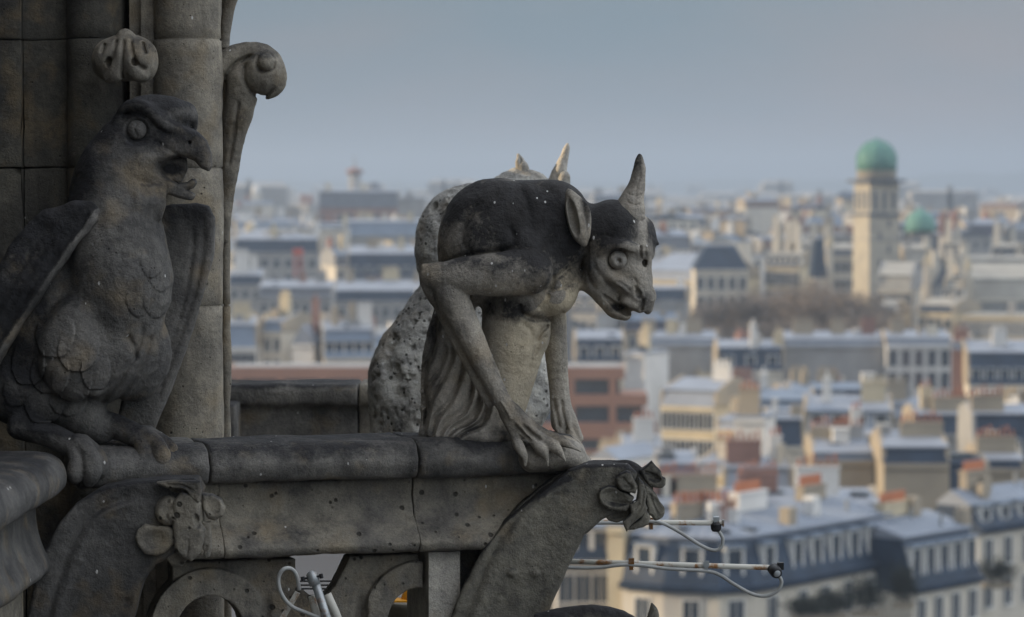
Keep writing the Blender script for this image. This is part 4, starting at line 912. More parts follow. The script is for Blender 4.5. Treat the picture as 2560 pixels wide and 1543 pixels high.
M_TAN = plain('tan_party_wall', (0.34, 0.29, 0.215), 0.9, 0, 0.3, 0.2, col2=(0.26, 0.225, 0.175))
M_WHITE = plain('whitewashed_wall', (0.64, 0.63, 0.60), 0.85, 0, 0.15, 0.3)
M_YSTONE = plain('honey_coloured_stone', (0.56, 0.48, 0.33), 0.85, 0, 0.25, 0.3)
M_BRICK = plain('pinkish_brick', (0.27, 0.155, 0.125), 0.9, 0, 0.25, 0.4)
M_TERRA = plain('terracotta_cladding', (0.33, 0.17, 0.11), 0.8, 0, 0.15, 0.15)
M_POT = plain('orange_clay_pot', (0.36, 0.15, 0.085), 0.8, 0, 0.3, 1.5)
M_COPPER = plain('green_copper', (0.12, 0.26, 0.205), 0.7, 0.0, 0.3, 0.9, col2=(0.055, 0.17, 0.155))
M_WIN = plain('window_glass_dark', (0.035, 0.05, 0.07), 0.15, 0, 0.3, 0.8, spec=0.6)
M_FRAME = plain('white_window_frame', (0.66, 0.66, 0.63), 0.7)
M_REDP = plain('red_painted_steel', (0.5, 0.09, 0.05), 0.6)
M_LEAF = plain('dark_evergreen_leaves', (0.010, 0.015, 0.010), 0.9, 0, 0.4, 2.0)
M_TWIG = plain('bare_winter_twigs', (0.22, 0.18, 0.145), 0.95, 0, 0.35, 0.3)
M_STREET = plain('asphalt', (0.05, 0.05, 0.052), 0.9, 0, 0.2, 0.05)
M_HILL = plain('wooded_hill', (0.05, 0.065, 0.055), 0.95, 0, 0.3, 0.004)
def gz(Y): 
    t = min(1, max(0, (Y-330)/330)); a = 11*t*t*(3-2*t)
    t = min(1, max(0, (Y-1300)/1500)); return a*(1-t)
def Z(py, Y): return P(1280, py, Y).z
def X(px, Y): return P(px, 700, Y).x
nxg, nyg = 25, 80; V = []; Fs = []
for j in range(nyg+1):
    y = -400+8300*(j/nyg)**1.6
    for i in range(nxg+1): V.append((-2600+5200*i/nxg, y, gz(y)))
for j in range(nyg):
    for i in range(nxg): a = j*(nxg+1)+i; Fs.append((a, a+1, a+nxg+2, a+nxg+1))
me = bpy.data.meshes.new('ground'); me.from_pydata(V, [], Fs); me.update(); o_ = link('ground', me, None, M_STREET); tag(o_, kind='structure')
def ridge(pts, Y, th, name='hills'):
    V = []; n = len(pts); 
    for px, py in pts: V.append((X(px, Y), Y, Z(py, Y)))
    V2 = [(x, y-th, gz(y)-1) for x, y, z in V]; V3 = [(x, y+th, gz(y)-1) for x, y, z in V]
    me = bpy.data.meshes.new(name); me.from_pydata(V+V2+V3, [], [(i, i+n, i+n+1, i+1) for i in range(n-1)]+[(i, i+1, i+1+2*n, i+2*n) for i in range(n-1)]); me.update()
    for p_ in me.polygons: p_.use_smooth = True
    o = link(name, me, None, M_HILL); tag(o, kind='structure')
ridge([(-1500, 458), (300, 452), (560, 456), (700, 449), (830, 455), (960, 452), (1100, 456), (1400, 450), (1600, 456), (1750, 450), (1900, 448), (2020, 452), (2150, 448), (2290, 441), (2330, 434), (2420, 431), (2500, 436), (2560, 428), (2700, 430), (4200, 452)], 7000, 350)
BUILT = []      # footprints in the picture: (px0, px1, Y, lowest py that must stay visible)
def house(label, px0, px1, pe, pr, Y, dp, yaw=0.0, wall=None, roof=None, kind='mansard', h1=None, vis=None, chim=(), name='town_house', cat='house', group=None, win=None, top=None, dorm=0, far=False, zw=None, ridge_h=1.0, pots=True):
    # pe: picture height of the eave, pr: of the top of the steep roof part; Y: distance; dp: depth; yaw in degrees
    wall = wall or M_CREAM; roof = roof or M_ZINC; top = top or M_ZINC2
    xa, xb = X(px0, Y), X(px1, Y); wd = xb-xa; zg = gz(Y)-0.3; ze = Z(pe, Y)-zg; cxw = (xa+xb)/2
    h = (Z(pr, Y)-Z(pe, Y)) if h1 is None else h1
    if zw: ze = zw
    root = empty(name, (cxw, Y, zg), R(-yaw)); tag(root, label, cat, group)
    ca = math.cos(R(yaw)); w_ = wd/2
    if yaw: 
        # visible width = front*cos + side*sin
        w_ = max(1.5, (wd-dp*abs(math.sin(R(yaw))))/2/ca) if wd > dp*abs(math.sin(R(yaw)))*1.2 else wd/2/ca
    if vis: BUILT.append((px0, px1, Y, vis))
    mb = MB(); mb.box(-w_, w_, 0, dp, 0, ze)
    if not far: mb.box(-w_-0.003, w_+0.003, -0.25, -0.003, ze-0.45, ze-0.02)
    mb.build('wall', wall, root)
    mb = MB(); i_ = min(h*0.35, 1.4)
    if kind == 'mansard':
        mb.prismx([(-0.12, ze), (i_, ze+h), (dp-i_, ze+h), (dp+0.12, ze)], -w_+0.02, w_-0.02); mb.build('roof', roof, root)
        mb = MB(); mb.prismx([(i_-0.25, ze+h+0.01), (i_-0.25, ze+h+0.15), (dp*0.5, ze+h+0.15+ridge_h), (dp-i_+0.25, ze+h+0.15), (dp-i_+0.25, ze+h+0.01)], -w_-0.1, w_+0.1); mb.build('upper_roof', top, root)
        for sx in (-1, 1):
            mb = MB(); mb.prismx([(-0.02, ze), (i_*0.6, ze+h+0.1), (dp*0.5, ze+h+0.35+ridge_h), (dp-i_*0.6, ze+h+0.1), (dp+0.02, ze)], sx*w_-0.17, sx*w_+0.17)
            mb.build('gable_coping', M_TAN if (int(px0)+int(Y)) % 3 else M_GREYW, root)
    elif kind == 'flat':
        mb.box(-w_-0.15, w_+0.15, -0.15, dp+0.15, ze+0.005, ze+0.25); mb.build('roof', top, root); h = 0.2
    elif kind == 'hip':
        ii = min(h*0.55, w_*0.6); mb.box(-w_-0.2, w_+0.2, -0.2, dp+0.2, ze+0.005, ze+h, ii, ii); mb.build('roof', roof, root)
        mb = MB(); mb.box(-w_+ii-0.1, w_-ii+0.1, ii-0.1, dp-ii+0.1, ze+h+0.005, ze+h+0.3); mb.build('roof_crest', top, root)
    elif kind == 'gable':
        mb.prismx([(-0.3, ze+0.005), (dp/2, ze+h), (dp+0.3, ze+0.005)], -w_-0.2, w_+0.2); mb.build('roof', roof, root)
    elif kind == 'pitch':     # ridge runs away from the viewer, gable faces the viewer
        mb.prism([(-w_-0.2, ze+0.005), (0, ze+h), (w_+0.2, ze+0.005)], -0.2, dp+0.2); mb.build('roof', roof, root)
    if kind in ('mansard', 'flat') and Y < 900:
        rc_ = random.Random(int(px0*7+Y)); nm_ = ['roof_hut', 'skylight']
        for k_ in range(rc_.randint(1, 3) if Y < 520 else 1):
            bw = rc_.uniform(.5, 1.7); x0 = rc_.uniform(-.8, .8)*w_; y0 = rc_.uniform(.15, .45)*dp; zt_ = ze+h+0.1; t_ = rc_.randrange(2); bh = rc_.uniform(1.2, 2.2) if t_ == 0 else .55
            mb = MB(); mb.box(x0-bw/2, x0+bw/2, y0, y0+bw, zt_, zt_+bh, 0 if t_ == 0 else .1, 0 if t_ == 0 else .1); mb.m = 1; mb.box(x0-bw/2-.1, x0+bw/2+.1, y0-.1, y0+bw+.1, zt_+bh+.003, zt_+bh+.1); mb.build(nm_[t_], [rc_.choice([M_WHITE, M_CREAM, M_TAN, M_GREYW]) if t_ == 0 else M_WIN, M_ZINC], root)
    for c in chim:
        fx, fy, cw, cdp, ch, cm = c; x0 = fx*w_; y0 = fy*dp; zb = ze-0.5; zt_ = ze+h+ridge_h+ch
        mb = MB(); x0 = max(-w_+cw/2, min(w_-cw/2, x0)); mb.box(x0-cw/2, x0+cw/2, y0, y0+cdp, zb, zt_); mb.box(x0-cw/2-0.08, x0+cw/2+0.08, y0-0.08, y0+cdp+0.08, zt_+0.003, zt_+0.15)
        mb.m = 1; n = max(1, int(max(cw, cdp)/0.48)) if pots else 0
        if Y < 330 and n:
            s_ = mb.build('chimney', [cm, M_POT], root)
            for k in range(n):
                px_, py_ = (x0-cw/2+(k+0.5)*cw/n, y0+cdp/2) if cw >= cdp else (x0, y0+(k+0.5)*cdp/n)
                o = link('chimney_pot', POTMESH, s_, None, (px_, py_, zt_+0.15)); o.scale = (1, 1, 0.8+0.5*((k*7) % 3)/2)
        else:
            for k in range(n):
                px_, py_ = (x0-cw/2+(k+0.5)*cw/n, y0+cdp/2) if cw >= cdp else (x0, y0+(k+0.5)*cdp/n)
                mb.box(px_-0.13, px_+0.13, py_-0.13, py_+0.13, zt_+0.15, zt_+0.15+0.7)
            mb.build('chimney', [cm, M_POT], root)
    if win:
        nw, rows, ww, wh, st, z0 = win
        for r_ in range(rows):
            for k in range(nw):
                link('window', window_mesh(ww, wh), root, None, (-w_+(k+0.5)*2*w_/nw, -0.004, ze-z0-r_*st))
    for k in range(dorm):
        x0 = -w_+(k+0.5)*2*w_/dorm
        link('dormer', dormer_mesh(1.15, min(1.9, h*0.75)), root, None, (x0, 0.25, ze+0.35))
    return root, w_, ze, h
def shared(name, mb, mats):
    me = mb.mesh(name)
    for m in mats: me.materials.append(m)
    return me
mb = MB(); mb.cyl(0, 0, 0, 0.62, 0.14, 0.11, 10); mb.cyl(0, 0, 0.621, 0.70, 0.15, 0.13, 10); POTMESH = shared('pot', mb, [M_POT])
_W = {}
def window_mesh(w, h):
    k = ('w', round(w, 2), round(h, 2))
    if k not in _W:
        mb = MB(); mb.box(-w/2, w/2, -0.03, 0.0, -h, 0); mb.m = 1
        for a, b in ((-w/2-0.1, -w/2), (w/2, w/2+0.1), (-0.03, 0.03)): mb.box(a, b, -0.09, -0.032, -h, 0.0)
        mb.box(-w/2-0.12, w/2+0.12, -0.12, -0.033, 0.002, 0.12); mb.box(-w/2-0.15, w/2+0.15, -0.16, -0.034, -h-0.13, -h-0.002)
        _W[k] = shared('window', mb, [M_WIN, M_FRAME])
    return _W[k]
def dormer_mesh(w, h):
    k = ('d', round(w, 2), round(h, 1))
    if k not in _W:
        mb = MB(); mb.box(-w/2-0.18, -w/2, -0.1, 1.2, 0, h); mb.box(w/2, w/2+0.18, -0.1, 1.2, 0, h); mb.box(-w/2-0.001, w/2+0.001, -0.09, 1.2, -0.15, -0.002); mb.box(-w/2-0.001, w/2+0.001, -0.09, 1.2, h-0.18, h)
        mb.m = 1; mb.box(-w/2+0.002, w/2-0.002, 0.02, 0.08, 0, h-0.181); mb.m = 2; mb.box(-w/2-0.3, w/2+0.3, -0.25, 1.4, h+0.003, h+0.14)
        _W[k] = shared('dormer', mb, [M_FRAME, M_WIN, M_ZINC])
    return _W[k]
# ---- long curved corner building at the bottom right
def terrace(label, pts, Y_dummy, ze, h1, depth, zg, wall, dorm_sp, win_sp, chim, name='corner_building', slab=None):
    root = empty(name, (pts[0][0], pts[0][1], zg)); tag(root, label, 'building')
    O = Vector((pts[0][0], pts[0][1])); Q = [Vector(p)-O for p in pts]; n = len(Q); nr = []
    for i in range(n):
        a = Q[max(i-1, 0)]; b = Q[min(i+1, n-1)]; t = (b-a).normalized(); nr.append(Vector((-t.y, t.x)))
    def strip(name_, prof, mat, closed=True):
        V = []; m = len(prof)
        for q, nn in zip(Q, nr): V += [(q.x+nn.x*o, q.y+nn.y*o, z-zg) for o, z in prof]
        Fs = [(i*m+j, (i+1)*m+j, (i+1)*m+(j+1) % m, i*m+(j+1) % m) for i in range(n-1) for j in range(m)]
        Fs += [tuple(range(m)), tuple(range((n-1)*m+m-1, (n-1)*m-1, -1))]
        mb = MB(); mb.add(V, Fs); return mb.build(name_, mat, root)
    strip('wall', [(0, zg), (0, ze-0.5), (depth, ze-0.5), (depth, zg)], wall)
    strip('cornice', [(-0.35, ze-0.49), (-0.45, ze-0.1), (-0.1, ze), (depth, ze), (depth, ze-0.49)], M_SLATE)
    strip('mansard', [(-0.05, ze+0.01), (0.95, ze+h1), (depth-0.9, ze+h1), (depth, ze+0.01)], M_SLATE)
    strip('upper_roof', [(0.75, ze+h1+0.01), (0.75, ze+h1+0.18), (depth*0.55, ze+h1+1.15), (depth-0.8, ze+h1+0.18), (depth-0.8, ze+h1+0.01)], M_ZINC2)
    mb = MB()
    for i in range(n-1):
        a, b = Q[i], Q[i+1]; L = (b-a).length; t = (b-a).normalized()
        for j in range(int(L/0.8)):
            p = a+t*(j*0.8+.4); na = nr[i].lerp(nr[i+1], (j*0.8+.4)/L)
            mb.tube([(p.x+na.x*.8, p.y+na.y*.8, ze+h1+.2-zg), (p.x+na.x*depth*.55, p.y+na.y*depth*.55, ze+h1+1.18-zg)], .035, 4)
    mb.build('roof_seams', M_ZINC, root)
    r_ = random.Random(int(ze*100))
    for k in range(int(sum((Q[i+1]-Q[i]).length for i in range(n-1))/2.2)):
        i = r_.randrange(n-1); f = r_.random(); q_ = Q[i].lerp(Q[i+1], f); na = nr[i].lerp(nr[i+1], f); o_ = r_.uniform(1.4, depth*.5); zz = ze+h1-zg+.18+(o_-.75)/(depth*.55-.75)*.97; t = (Q[i+1]-Q[i]).normalized(); kd = r_.randrange(3)
        mb = MB()
        if kd == 0: mb.box(-.35, .35, -.5, .5, 0, .14); nm_, mt_ = 'skylight', M_WIN
        elif kd == 1: mb.cyl(0, 0, -.1, r_.uniform(.5, 1.0), .13, .13, 8); nm_, mt_ = 'vent', M_GALV
        else: mb.box(-.5, .5, -.4, .4, -.2, r_.uniform(.6, 1.3)); nm_, mt_ = 'roof_hut', r_.choice([M_CREAM, M_WHITE, M_TAN])
        o = mb.build(nm_, mt_, root, (q_.x+na.x*o_, q_.y+na.y*o_, zz)); o.rotation_euler = (0, 0, math.atan2(t.y, t.x))
    def along(sp, off, z, me, nm, s0=0.9):
        c = 0
        for i in range(n-1):
            a, b = Q[i], Q[i+1]; L = (b-a).length; k = max(1, int(L/sp)); t = (b-a).normalized(); nn = Vector((-t.y, t.x))
            for j in range(k):
                p = a+t*((j+0.5)*L/k)+nn*off; o = link(nm, me, root, None, (p.x, p.y, z-zg)); o.rotation_euler = (0, 0, math.atan2(t.y, t.x)); c += 1
    along(dorm_sp, 0.25, ze+0.38, dormer_mesh(1.05, h1*0.72), 'dormer')
    for k in range(2): along(win_sp, -0.004, ze-1.0-3.1*k, window_mesh(1.05, 2.0), 'window')
    for sx, sw, sd, shh, mt in chim:
        i = min(n-2, int(sx)); f = sx-i; a, b = Q[i], Q[i+1]; t = (b-a).normalized(); nn = Vector((-t.y, t.x)); p = a+(b-a)*f+nn*depth*0.55
        mb = MB(); z0 = ze+h1-zg+0.3; z1 = z0+shh; mb.box(-sw/2, sw/2, -sd/2, sd/2, z0, z1); mb.box(-sw/2-0.08, sw/2+0.08, -sd/2-0.08, sd/2+0.08, z1+0.003, z1+0.16)
        o = mb.build('chimney', mt, root, (p.x, p.y, 0)); o.rotation_euler = (0, 0, math.atan2(t.y, t.x))
        for k in range(int(sw/0.42)): link('chimney_pot', POTMESH, o, None, (-sw/2+0.2+k*0.42, 0, z1+0.16))
    return root
def G(px, Y): return (X(px, Y), Y)
terrace('long slate mansard corner building with white dormers, curving away at lower right', [G(1556, 205.5), G(1660, 203.6), G(1800, 202.6), G(1885, 203.6), G(1980, 207), (X(2258, 219), 219)], 0, 19.9, 2.9, 9.5, 0, M_CREAM, 2.3, 2.9,
        [(0.9, 3.4, 0.7, 1.5, M_BRICK), (2.6, 4.4, 0.8, 1.6, M_TAN), (4.2, 3.6, 0.8, 1.9, M_WHITE), (1.7, 2.6, .7, 1.2, M_WHITE), (3.4, 1.0, 2.2, 1.6, M_BRICK), (4.75, 3.0, .7, 1.7, M_TAN)])
terrace('smaller slate mansard house with three dormers beyond the corner building', [(X(2285, 214), 214), (X(2455, 221), 221)], 0, 18.4, 3.2, 8, 0, M_CREAM, 1.6, 2.2, [(0.5, 3.6, 0.7, 1.6, M_YSTONE)], 'town_house')
terrace('cream house with iron balconies at the right edge of the picture', [(X(2450, 232), 232), (X(2640, 240), 240)], 0, 20.5, 1.5, 4.5, 0, M_CREAM, 2.4, 2.2, [(0.3, 3.0, 0.7, 2.0, M_TAN)], 'town_house')
BUILT += [(1556, 2258, 205, 1543), (2285, 2455, 214, 1543), (2450, 2600, 232, 1543)]
# ---- terracotta office block behind the figures
YO = 400.0
ob = empty('office_block', (X(571, YO), YO, gz(YO)-0.3)); tag(ob, 'long terracotta office block with dark window bands and stepped right end', 'building')
z0_ = gz(YO)-0.3; XO = X(571, YO)
for i, (py0, py1, pxr) in enumerate([(919, 948, 1562), (987, 1015, 1620), (1057, 1098, 1642), (1125, 1240, 1660)]):
    mb = MB(); mb.box(0, X(pxr, YO)-XO, 0, 9, Z(py1, YO)-z0_ if i < 3 else 0, Z(py0, YO)-z0_); mb.build('floor_band', M_TERRA, ob)
for i, (py0, py1, pxr) in enumerate([(948, 987, 1556), (1015, 1057, 1614), (1098, 1125, 1636)]):
    mb = MB(); mb.box(0.3, X(pxr, YO)-XO-0.3, 0.8, 8.5, Z(py1, YO)-z0_+0.003, Z(py0, YO)-z0_-0.003); mb.build('window_band', M_WIN, ob)
    for k in range(10):
        px = 596+k*104
        if px < pxr: 
            mb = MB(); xx = X(px, YO)-XO; mb.box(xx-0.45, xx+0.45, 0.05, 0.79, Z(py1, YO)-z0_+0.004, Z(py0, YO)-z0_-0.004); mb.build('pier', M_TERRA, ob)
mb = MB(); mb.box(0.3, X(1555, YO)-XO, 0.5, 8.5, Z(919, YO)-z0_+0.003, Z(919, YO)-z0_+0.08); mb.build('roof', M_GREYW, ob)
BUILT.append((571, 1650, YO, 1110))
# ---- observatory tower with green dome
YT = 620.0; s = YT/F
tw2 = empty('domed_tower', (X(2196, YT), YT+4, gz(YT)-0.3)); tag(tw2, 'tall square stone tower with a green copper observatory dome on the skyline', 'tower'); tw2.rotation_euler = (0, 0, R(22)); zb = tw2.location.z
hz = lambda py: Z(py, YT)-zb
a = 43*s
mb = MB(); mb.box(-a, a, -a, a, 0, hz(540)); mb.build('shaft', M_TSTONE, tw2)
mb = MB(); mb.box(-a-0.35, a+0.35, -a-0.35, a+0.35, hz(540)+.003, hz(533)); mb.box(-a-0.9, a+0.9, -a-0.9, a+0.9, hz(457)+.003, hz(449)); mb.build('cornice', M_SLATEG, tw2)
mb = MB(); mb.box(-a+0.15, a-0.15, -a+0.15, a-0.15, hz(533)+.003, hz(457)); mb.build('belfry', M_TSTONE, tw2)
for sx in range(4):
    ang = sx*math.pi/2
    for k in (-1, 0, 1):
        mb = MB(); mb.box(-0.42, 0.42, -0.09, 0.0, 0, hz(474)-hz(520)); o = mb.build('opening', M_SLATEG, tw2); v = Matrix.Rotation(ang, 3, 'Z') @ Vector((k*2.0, -a+0.12, hz(525))); o.location = v; o.rotation_euler = (0, 0, ang)
mb = MB(); mb.lathe([(50*s, hz(449)), (50*s, hz(428)), (51*s, hz(427))], 0, 0, 32); mb.build('drum', M_TSTONE, tw2, None, True)
mb = MB(); R_ = 50.5*s; zc = hz(402); mb.lathe([(R_, hz(427)+.003), (R_, zc)]+[(R_*math.cos(t), zc+R_*math.sin(t)*1.03) for t in [0.15*i for i in range(1, 10)]]+[(7*s, zc+R_*1.02), (7*s, zc+R_*1.10), (0.05, zc+R_*1.13)], 0, 0, 36); dm = mb.build('dome', M_COPPER, tw2, None, True)
mb = MB(); mb.box(-a-.12, a+.12, -a-.12, a+.12, hz(600)+.003, hz(597)); mb.build('string_course', M_GREYW, tw2)
for k in range(5):
    mb = MB(); mb.box(-0.3, 0.3, -0.05, 0.0, 0, 1.6); mb.build('slit', M_SLATEG, tw2, (-a*.3 if k % 2 else a*.3, -a-0.003, hz(570+k*32)))
for k in range(12):
    an = k*6.28318/12; mb = MB(); mb.tube([(R_*1.01*math.cos(t_)*math.cos(an), R_*1.01*math.cos(t_)*math.sin(an), zc+R_*1.04*math.sin(t_)) for t_ in [0.15*i for i in range(0, 10)]], .09, 5); mb.build('rib', M_COPPER, tw2)
BUILT.append((2130, 2265, YT, 745))
# small green dome
YS = 690.0; s = YS/F
sd_ = empty('domed_pavilion', (X(2300, YS), YS, gz(YS)-0.3)); tag(sd_, 'squat pavilion with a small green copper dome right of the tall domed tower', 'building'); zb = sd_.location.z; hz = lambda py: Z(py, YS)-zb
mb = MB(); mb.box(-26*s, 26*s, -26*s, 26*s, 0, hz(572)); mb.build('wall', M_GREYW, sd_)
mb = MB(); mb.lathe([(38*s, hz(580)), (38*s, hz(568)), (36*s, hz(552)), (27*s, hz(537)), (14*s, hz(528)), (6*s, hz(526)), (6*s, hz(520)), (0.1, hz(518))], 0, 0, 28); mb.build('dome', M_COPPER, sd_, None, True)
for sx in (-1, 1):
    mb = MB(); mb.box(sx*36*s-8*s, sx*36*s+8*s, -8*s, 8*s, 0, hz(585)); mb.build('turret', M_SLATEG, sd_)
BUILT.append((2250, 2345, YS, 620)); BUILT += [(1800, 2300, 532, 846), (1800, 2300, 508, 846), (2030, 2640, 545, 790), (2030, 2640, 575, 770), (1870, 2640, 605, 745), (1870, 2640, 636, 735), (2050, 2640, 665, 700)]
# red-capped tower and neighbours on the left skyline
YR = 1150.0; s = YR/F
rc = empty('water_tower', (X(887, YR), YR, gz(YR)-0.3)); tag(rc, 'grey tower with a red mushroom cap and thin aerial on the left skyline', 'tower'); zb = rc.location.z; hz = lambda py: Z(py, YR)-zb
mb = MB(); mb.lathe([(15*s, 0), (15*s, hz(436))], 0, 0, 20); mb.build('shaft', M_GREYW, rc, None, True)
mb = MB(); mb.lathe([(15*s, hz(436)+.01), (22*s, hz(431)), (22*s, hz(427)), (10*s, hz(421)), (1*s, hz(418))], 0, 0, 20); mb.build('cap', M_BRICK, rc, None, True)
mb = MB(); mb.cyl(0, 0, hz(418), hz(388), 0.35, 0.12, 6); mb.build('aerial', M_GREYW, rc)
for lab, pc, wpx, top_, bot, Yd, mt in (('small white dome on the left skyline beside the cathedral tower', 640, 22, 462, 500, 1350, M_WHITE), ('broad grey dome on the left skyline beside the red-capped tower', 936, 46, 455, 500, 1160, M_SLATEG)):
    s = Yd/F; d_ = empty('dome_building', (X(pc, Yd), Yd, gz(Yd)-0.3)); tag(d_, lab, 'building'); zb = d_.location.z; r_ = wpx/2*s
    mb = MB(); mb.box(-r_*1.2, r_*1.2, -r_*1.2, r_*1.2, 0, Z(bot-14, Yd)-zb); mb.build('wall', M_CREAM, d_)
    zc = Z(bot-14, Yd)-zb; hh = Z(top_, Yd)-zb-zc; mb = MB(); mb.lathe([(r_, zc+.01)]+[(r_*math.cos(t), zc+hh*math.sin(t)) for t in [0.2*i for i in range(1, 8)]], 0, 0, 24); mb.build('dome', mt, d_, None, True)
# tower crane, red
YC = 640.0
cr = empty('crane_mast', (X(745, YC), YC, gz(YC))); tag(cr, 'red lattice mast rising among roofs left of the figures', 'mast'); zb = gz(YC)
zt_ = Z(637, YC)-zb; hw = 0.7
for sx in (-1, 1):
    for sy in (-1, 1):
        mb = MB(); mb.box(sx*hw-0.1, sx*hw+0.1, sy*hw-0.1, sy*hw+0.1, 0, zt_); mb.build('leg', M_REDP, cr)
mb = MB()
for k in range(18): z_ = zt_*k/18; mb.tube([(-hw, -hw, z_), (hw, -hw, z_+zt_/18)], 0.09, 5); mb.tube([(hw, -hw, z_), (hw, hw, z_+zt_/18)], 0.09, 5)
mb.build('lattice', M_REDP, cr)
mb = MB(); mb.box(-1.0, 1.0, -0.9, 0.9, zt_+.003, zt_+1.2); mb.build('cab', M_REDP, cr)
rn = random.Random(11)
C = lambda fx, fy, w, d, h, m=None: (fx, fy, w, d, h, m or M_TAN)
H = house
# ---- left, between tower and figures
H('blue-slate building with a long white upper roof beside the pitted statue', 838, 1062, 752, 728, 560, 15, 0, M_GREYW, M_SLATE, vis=808, chim=[C(-.7, .4, 1, 3, 1.6), C(.2, .5, 3, 1, 1.8, M_YSTONE), C(.8, .4, 1, 2, 1.6, M_TAN)], win=(8, 1, 1.2, 1.9, 3, 1.2), ridge_h=1.6, name='apartment_building', cat='building')
H('grey block with a navy slate attic near the cathedral tower', 588, 796, 630, 600, 700, 14, 0, M_GREYW, M_SLATE, vis=690, win=(7, 2, 1.6, 2.0, 3.4, 1.6), chim=[C(-.1, .2, 1, 2, 2, M_YSTONE), C(.97, .3, 1.2, 2, 2.5, M_WHITE)], name='apartment_building', cat='building')
H('pale flat-roofed hall wall above the navy attic', 752, 866, 572, 570, 800, 18, 0, M_CREAM, kind='flat', vis=608, chim=[C(.9, .2, 1, 1, 2, M_YSTONE)], name='hall', cat='building')
H('dormered navy mansard building with a white ridge left of the pitted statue', 870, 1064, 694, 636, 640, 16, 0, M_GREYW, M_SLATE, vis=712, dorm=6, ridge_h=1.5, chim=[C(-.4, .4, 2.4, .8, 1.2), C(.35, .3, 1, 2, 1.5, M_YSTONE)], name='apartment_building', cat='building')
H('broad blue-roofed building below the red-capped tower', 798, 995, 520, 480, 1050, 26, 0, M_BRICK, M_SLATEG, vis=542, win=(9, 1, 1.6, 3, 4, 2), ridge_h=.5, name='public_building', cat='building', chim=[C(-.8, .2, 2, 2, 2, M_CREAM), C(.1, .2, 2, 2, 2, M_CREAM)])
H('grey-blue flat block touching the shoulder of the pitted statue', 996, 1062, 498, 492, 1000, 22, 0, M_GREYW, kind='flat', vis=548, name='office_block', cat='building', top=M_SLATEG)
H('pale blue roof terrace below the broad blue-roofed building', 862, 1055, 590, 556, 820, 20, 0, M_GREYW, M_ZINC, vis=612, ridge_h=.6, name='apartment_building', cat='building', chim=[C(.7, .1, 1.2, 1.2, 1.6, M_YSTONE)])
H('zinc-roofed house with a white gable end, nearest the cathedral tower', 562, 640, 868, 815, 445, 11, 0, M_WHITE, M_ZINC, vis=915, chim=[C(-.1, .3, 2.6, .8, 1.6, M_YSTONE)], win=(4, 1, 1, 1.8, 3, .9))
H('tall cream stair-house with an orange chimney behind the terracotta block', 655, 705, 830, 806, 448, 12, 24, M_CREAM, M_ZINC, vis=915, chim=[C(.0, .3, 1.5, .9, 2.6, M_YSTONE)], win=(2, 2, 1, 1.8, 3, 1))
H('pale gabled house behind the terracotta block', 716, 798, 860, 812, 440, 12, 12, M_WHITE, M_ZINC2, vis=915, kind='pitch', chim=[C(.5, .3, .9, .9, 2.4, M_BRICK)])
H('light blue zinc mansard house left of the pitted statue', 800, 945, 895, 828, 436, 12, -6, M_CREAM, M_ZINC, vis=915, dorm=5, chim=[C(-.5, .3, .9, 2, 1.8, M_TAN), C(.2, .3, .9, 2, 2.2, M_TAN), C(.8, .3, 2, .9, 2, M_WHITE)])
H('low grey house with white chimneys beside the cathedral tower', 572, 655, 712, 690, 610, 12, 0, M_GREYW, M_SLATE, vis=760, chim=[C(-.3, .2, 2.6, 1.6, 3.4, M_WHITE), C(.4, .3, 1, 1, 2.5, M_WHITE)], win=(3, 1, 1.2, 1.8, 3, 1))
H('pair-roofed grey house below the red mast', 640, 835, 745, 720, 590, 14, 4, M_GREYW, M_SLATEG, vis=800, chim=[C(.1, .4, 1, 1, 1.5, M_BRICK), C(.6, .4, 2, 1, 1.8, M_GREYW)], win=(7, 2, 1.1, 1.8, 3, 1.1))
# ---- right of the figure
H('pavilion with a steep dark blue hipped roof right of the chimera face', 1738, 1870, 674, 617, 560, 12, 0, M_CREAM, M_SLATE, kind='hip', vis=752, win=(5, 2, 1.2, 2.2, 3.4, 1.4), name='pavilion', cat='building')
H('wing with a sunlit honey facade beside the chimera face', 1600, 1738, 700, 678, 585, 24, 34, M_YSTONE, M_ZINC2, vis=722, win=(7, 1, 1.1, 1.8, 3, 1), name='school_wing', cat='building', ridge_h=3)
H('low hall with a dark blue roof below the sunlit honey facade', 1610, 1725, 752, 724, 540, 12, 6, M_GREYW, M_SLATE, vis=770, name='hall', cat='building', ridge_h=.4)
H('honey stone gothic front with gabled windows left of the domed tower', 1880, 2032, 668, 640, 600, 16, 20, M_YSTONE, M_SLATEG, vis=740, win=(7, 2, 1.2, 2.4, 3.6, 1.0), dorm=6, name='university_building', cat='building', chim=[C(-.92, .3, 1.1, 2, 6.5, M_CREAM), C(-.7, .35, 1, 1.4, 5, M_CREAM), C(-.1, .3, .9, 1.2, 5.5, M_CREAM), C(.5, .3, 1.1, 1.4, 5, M_CREAM)], pots=False, top=M_LEAD)
H('narrow house with a needle-steep blue roof left of the domed tower', 2033, 2066, 695, 600, 585, 8, 0, M_CREAM, M_SLATE, kind='hip', vis=735, name='turret_house', cat='building', h1=7.2)
H('grey block with one very tall chimney left of the domed tower', 2066, 2138, 640, 625, 640, 16, 0, M_CREAM, M_SLATEG, vis=735, name='university_block', cat='building', chim=[C(-.8, .1, 1.5, 1.5, 4, M_CREAM)], win=(4, 2, 1.2, 2.2, 3.6, 1.2), pots=False, top=M_LEAD)
H('grey roofed hall with dark glazed strip at the domed tower foot', 2172, 2300, 728, 690, 570, 15, 14, M_CREAM, M_LEAD, vis=752, name='lecture_hall', cat='building', win=(9, 1, 1.1, 2.2, 3, .5), ridge_h=2.2, top=M_LEAD)
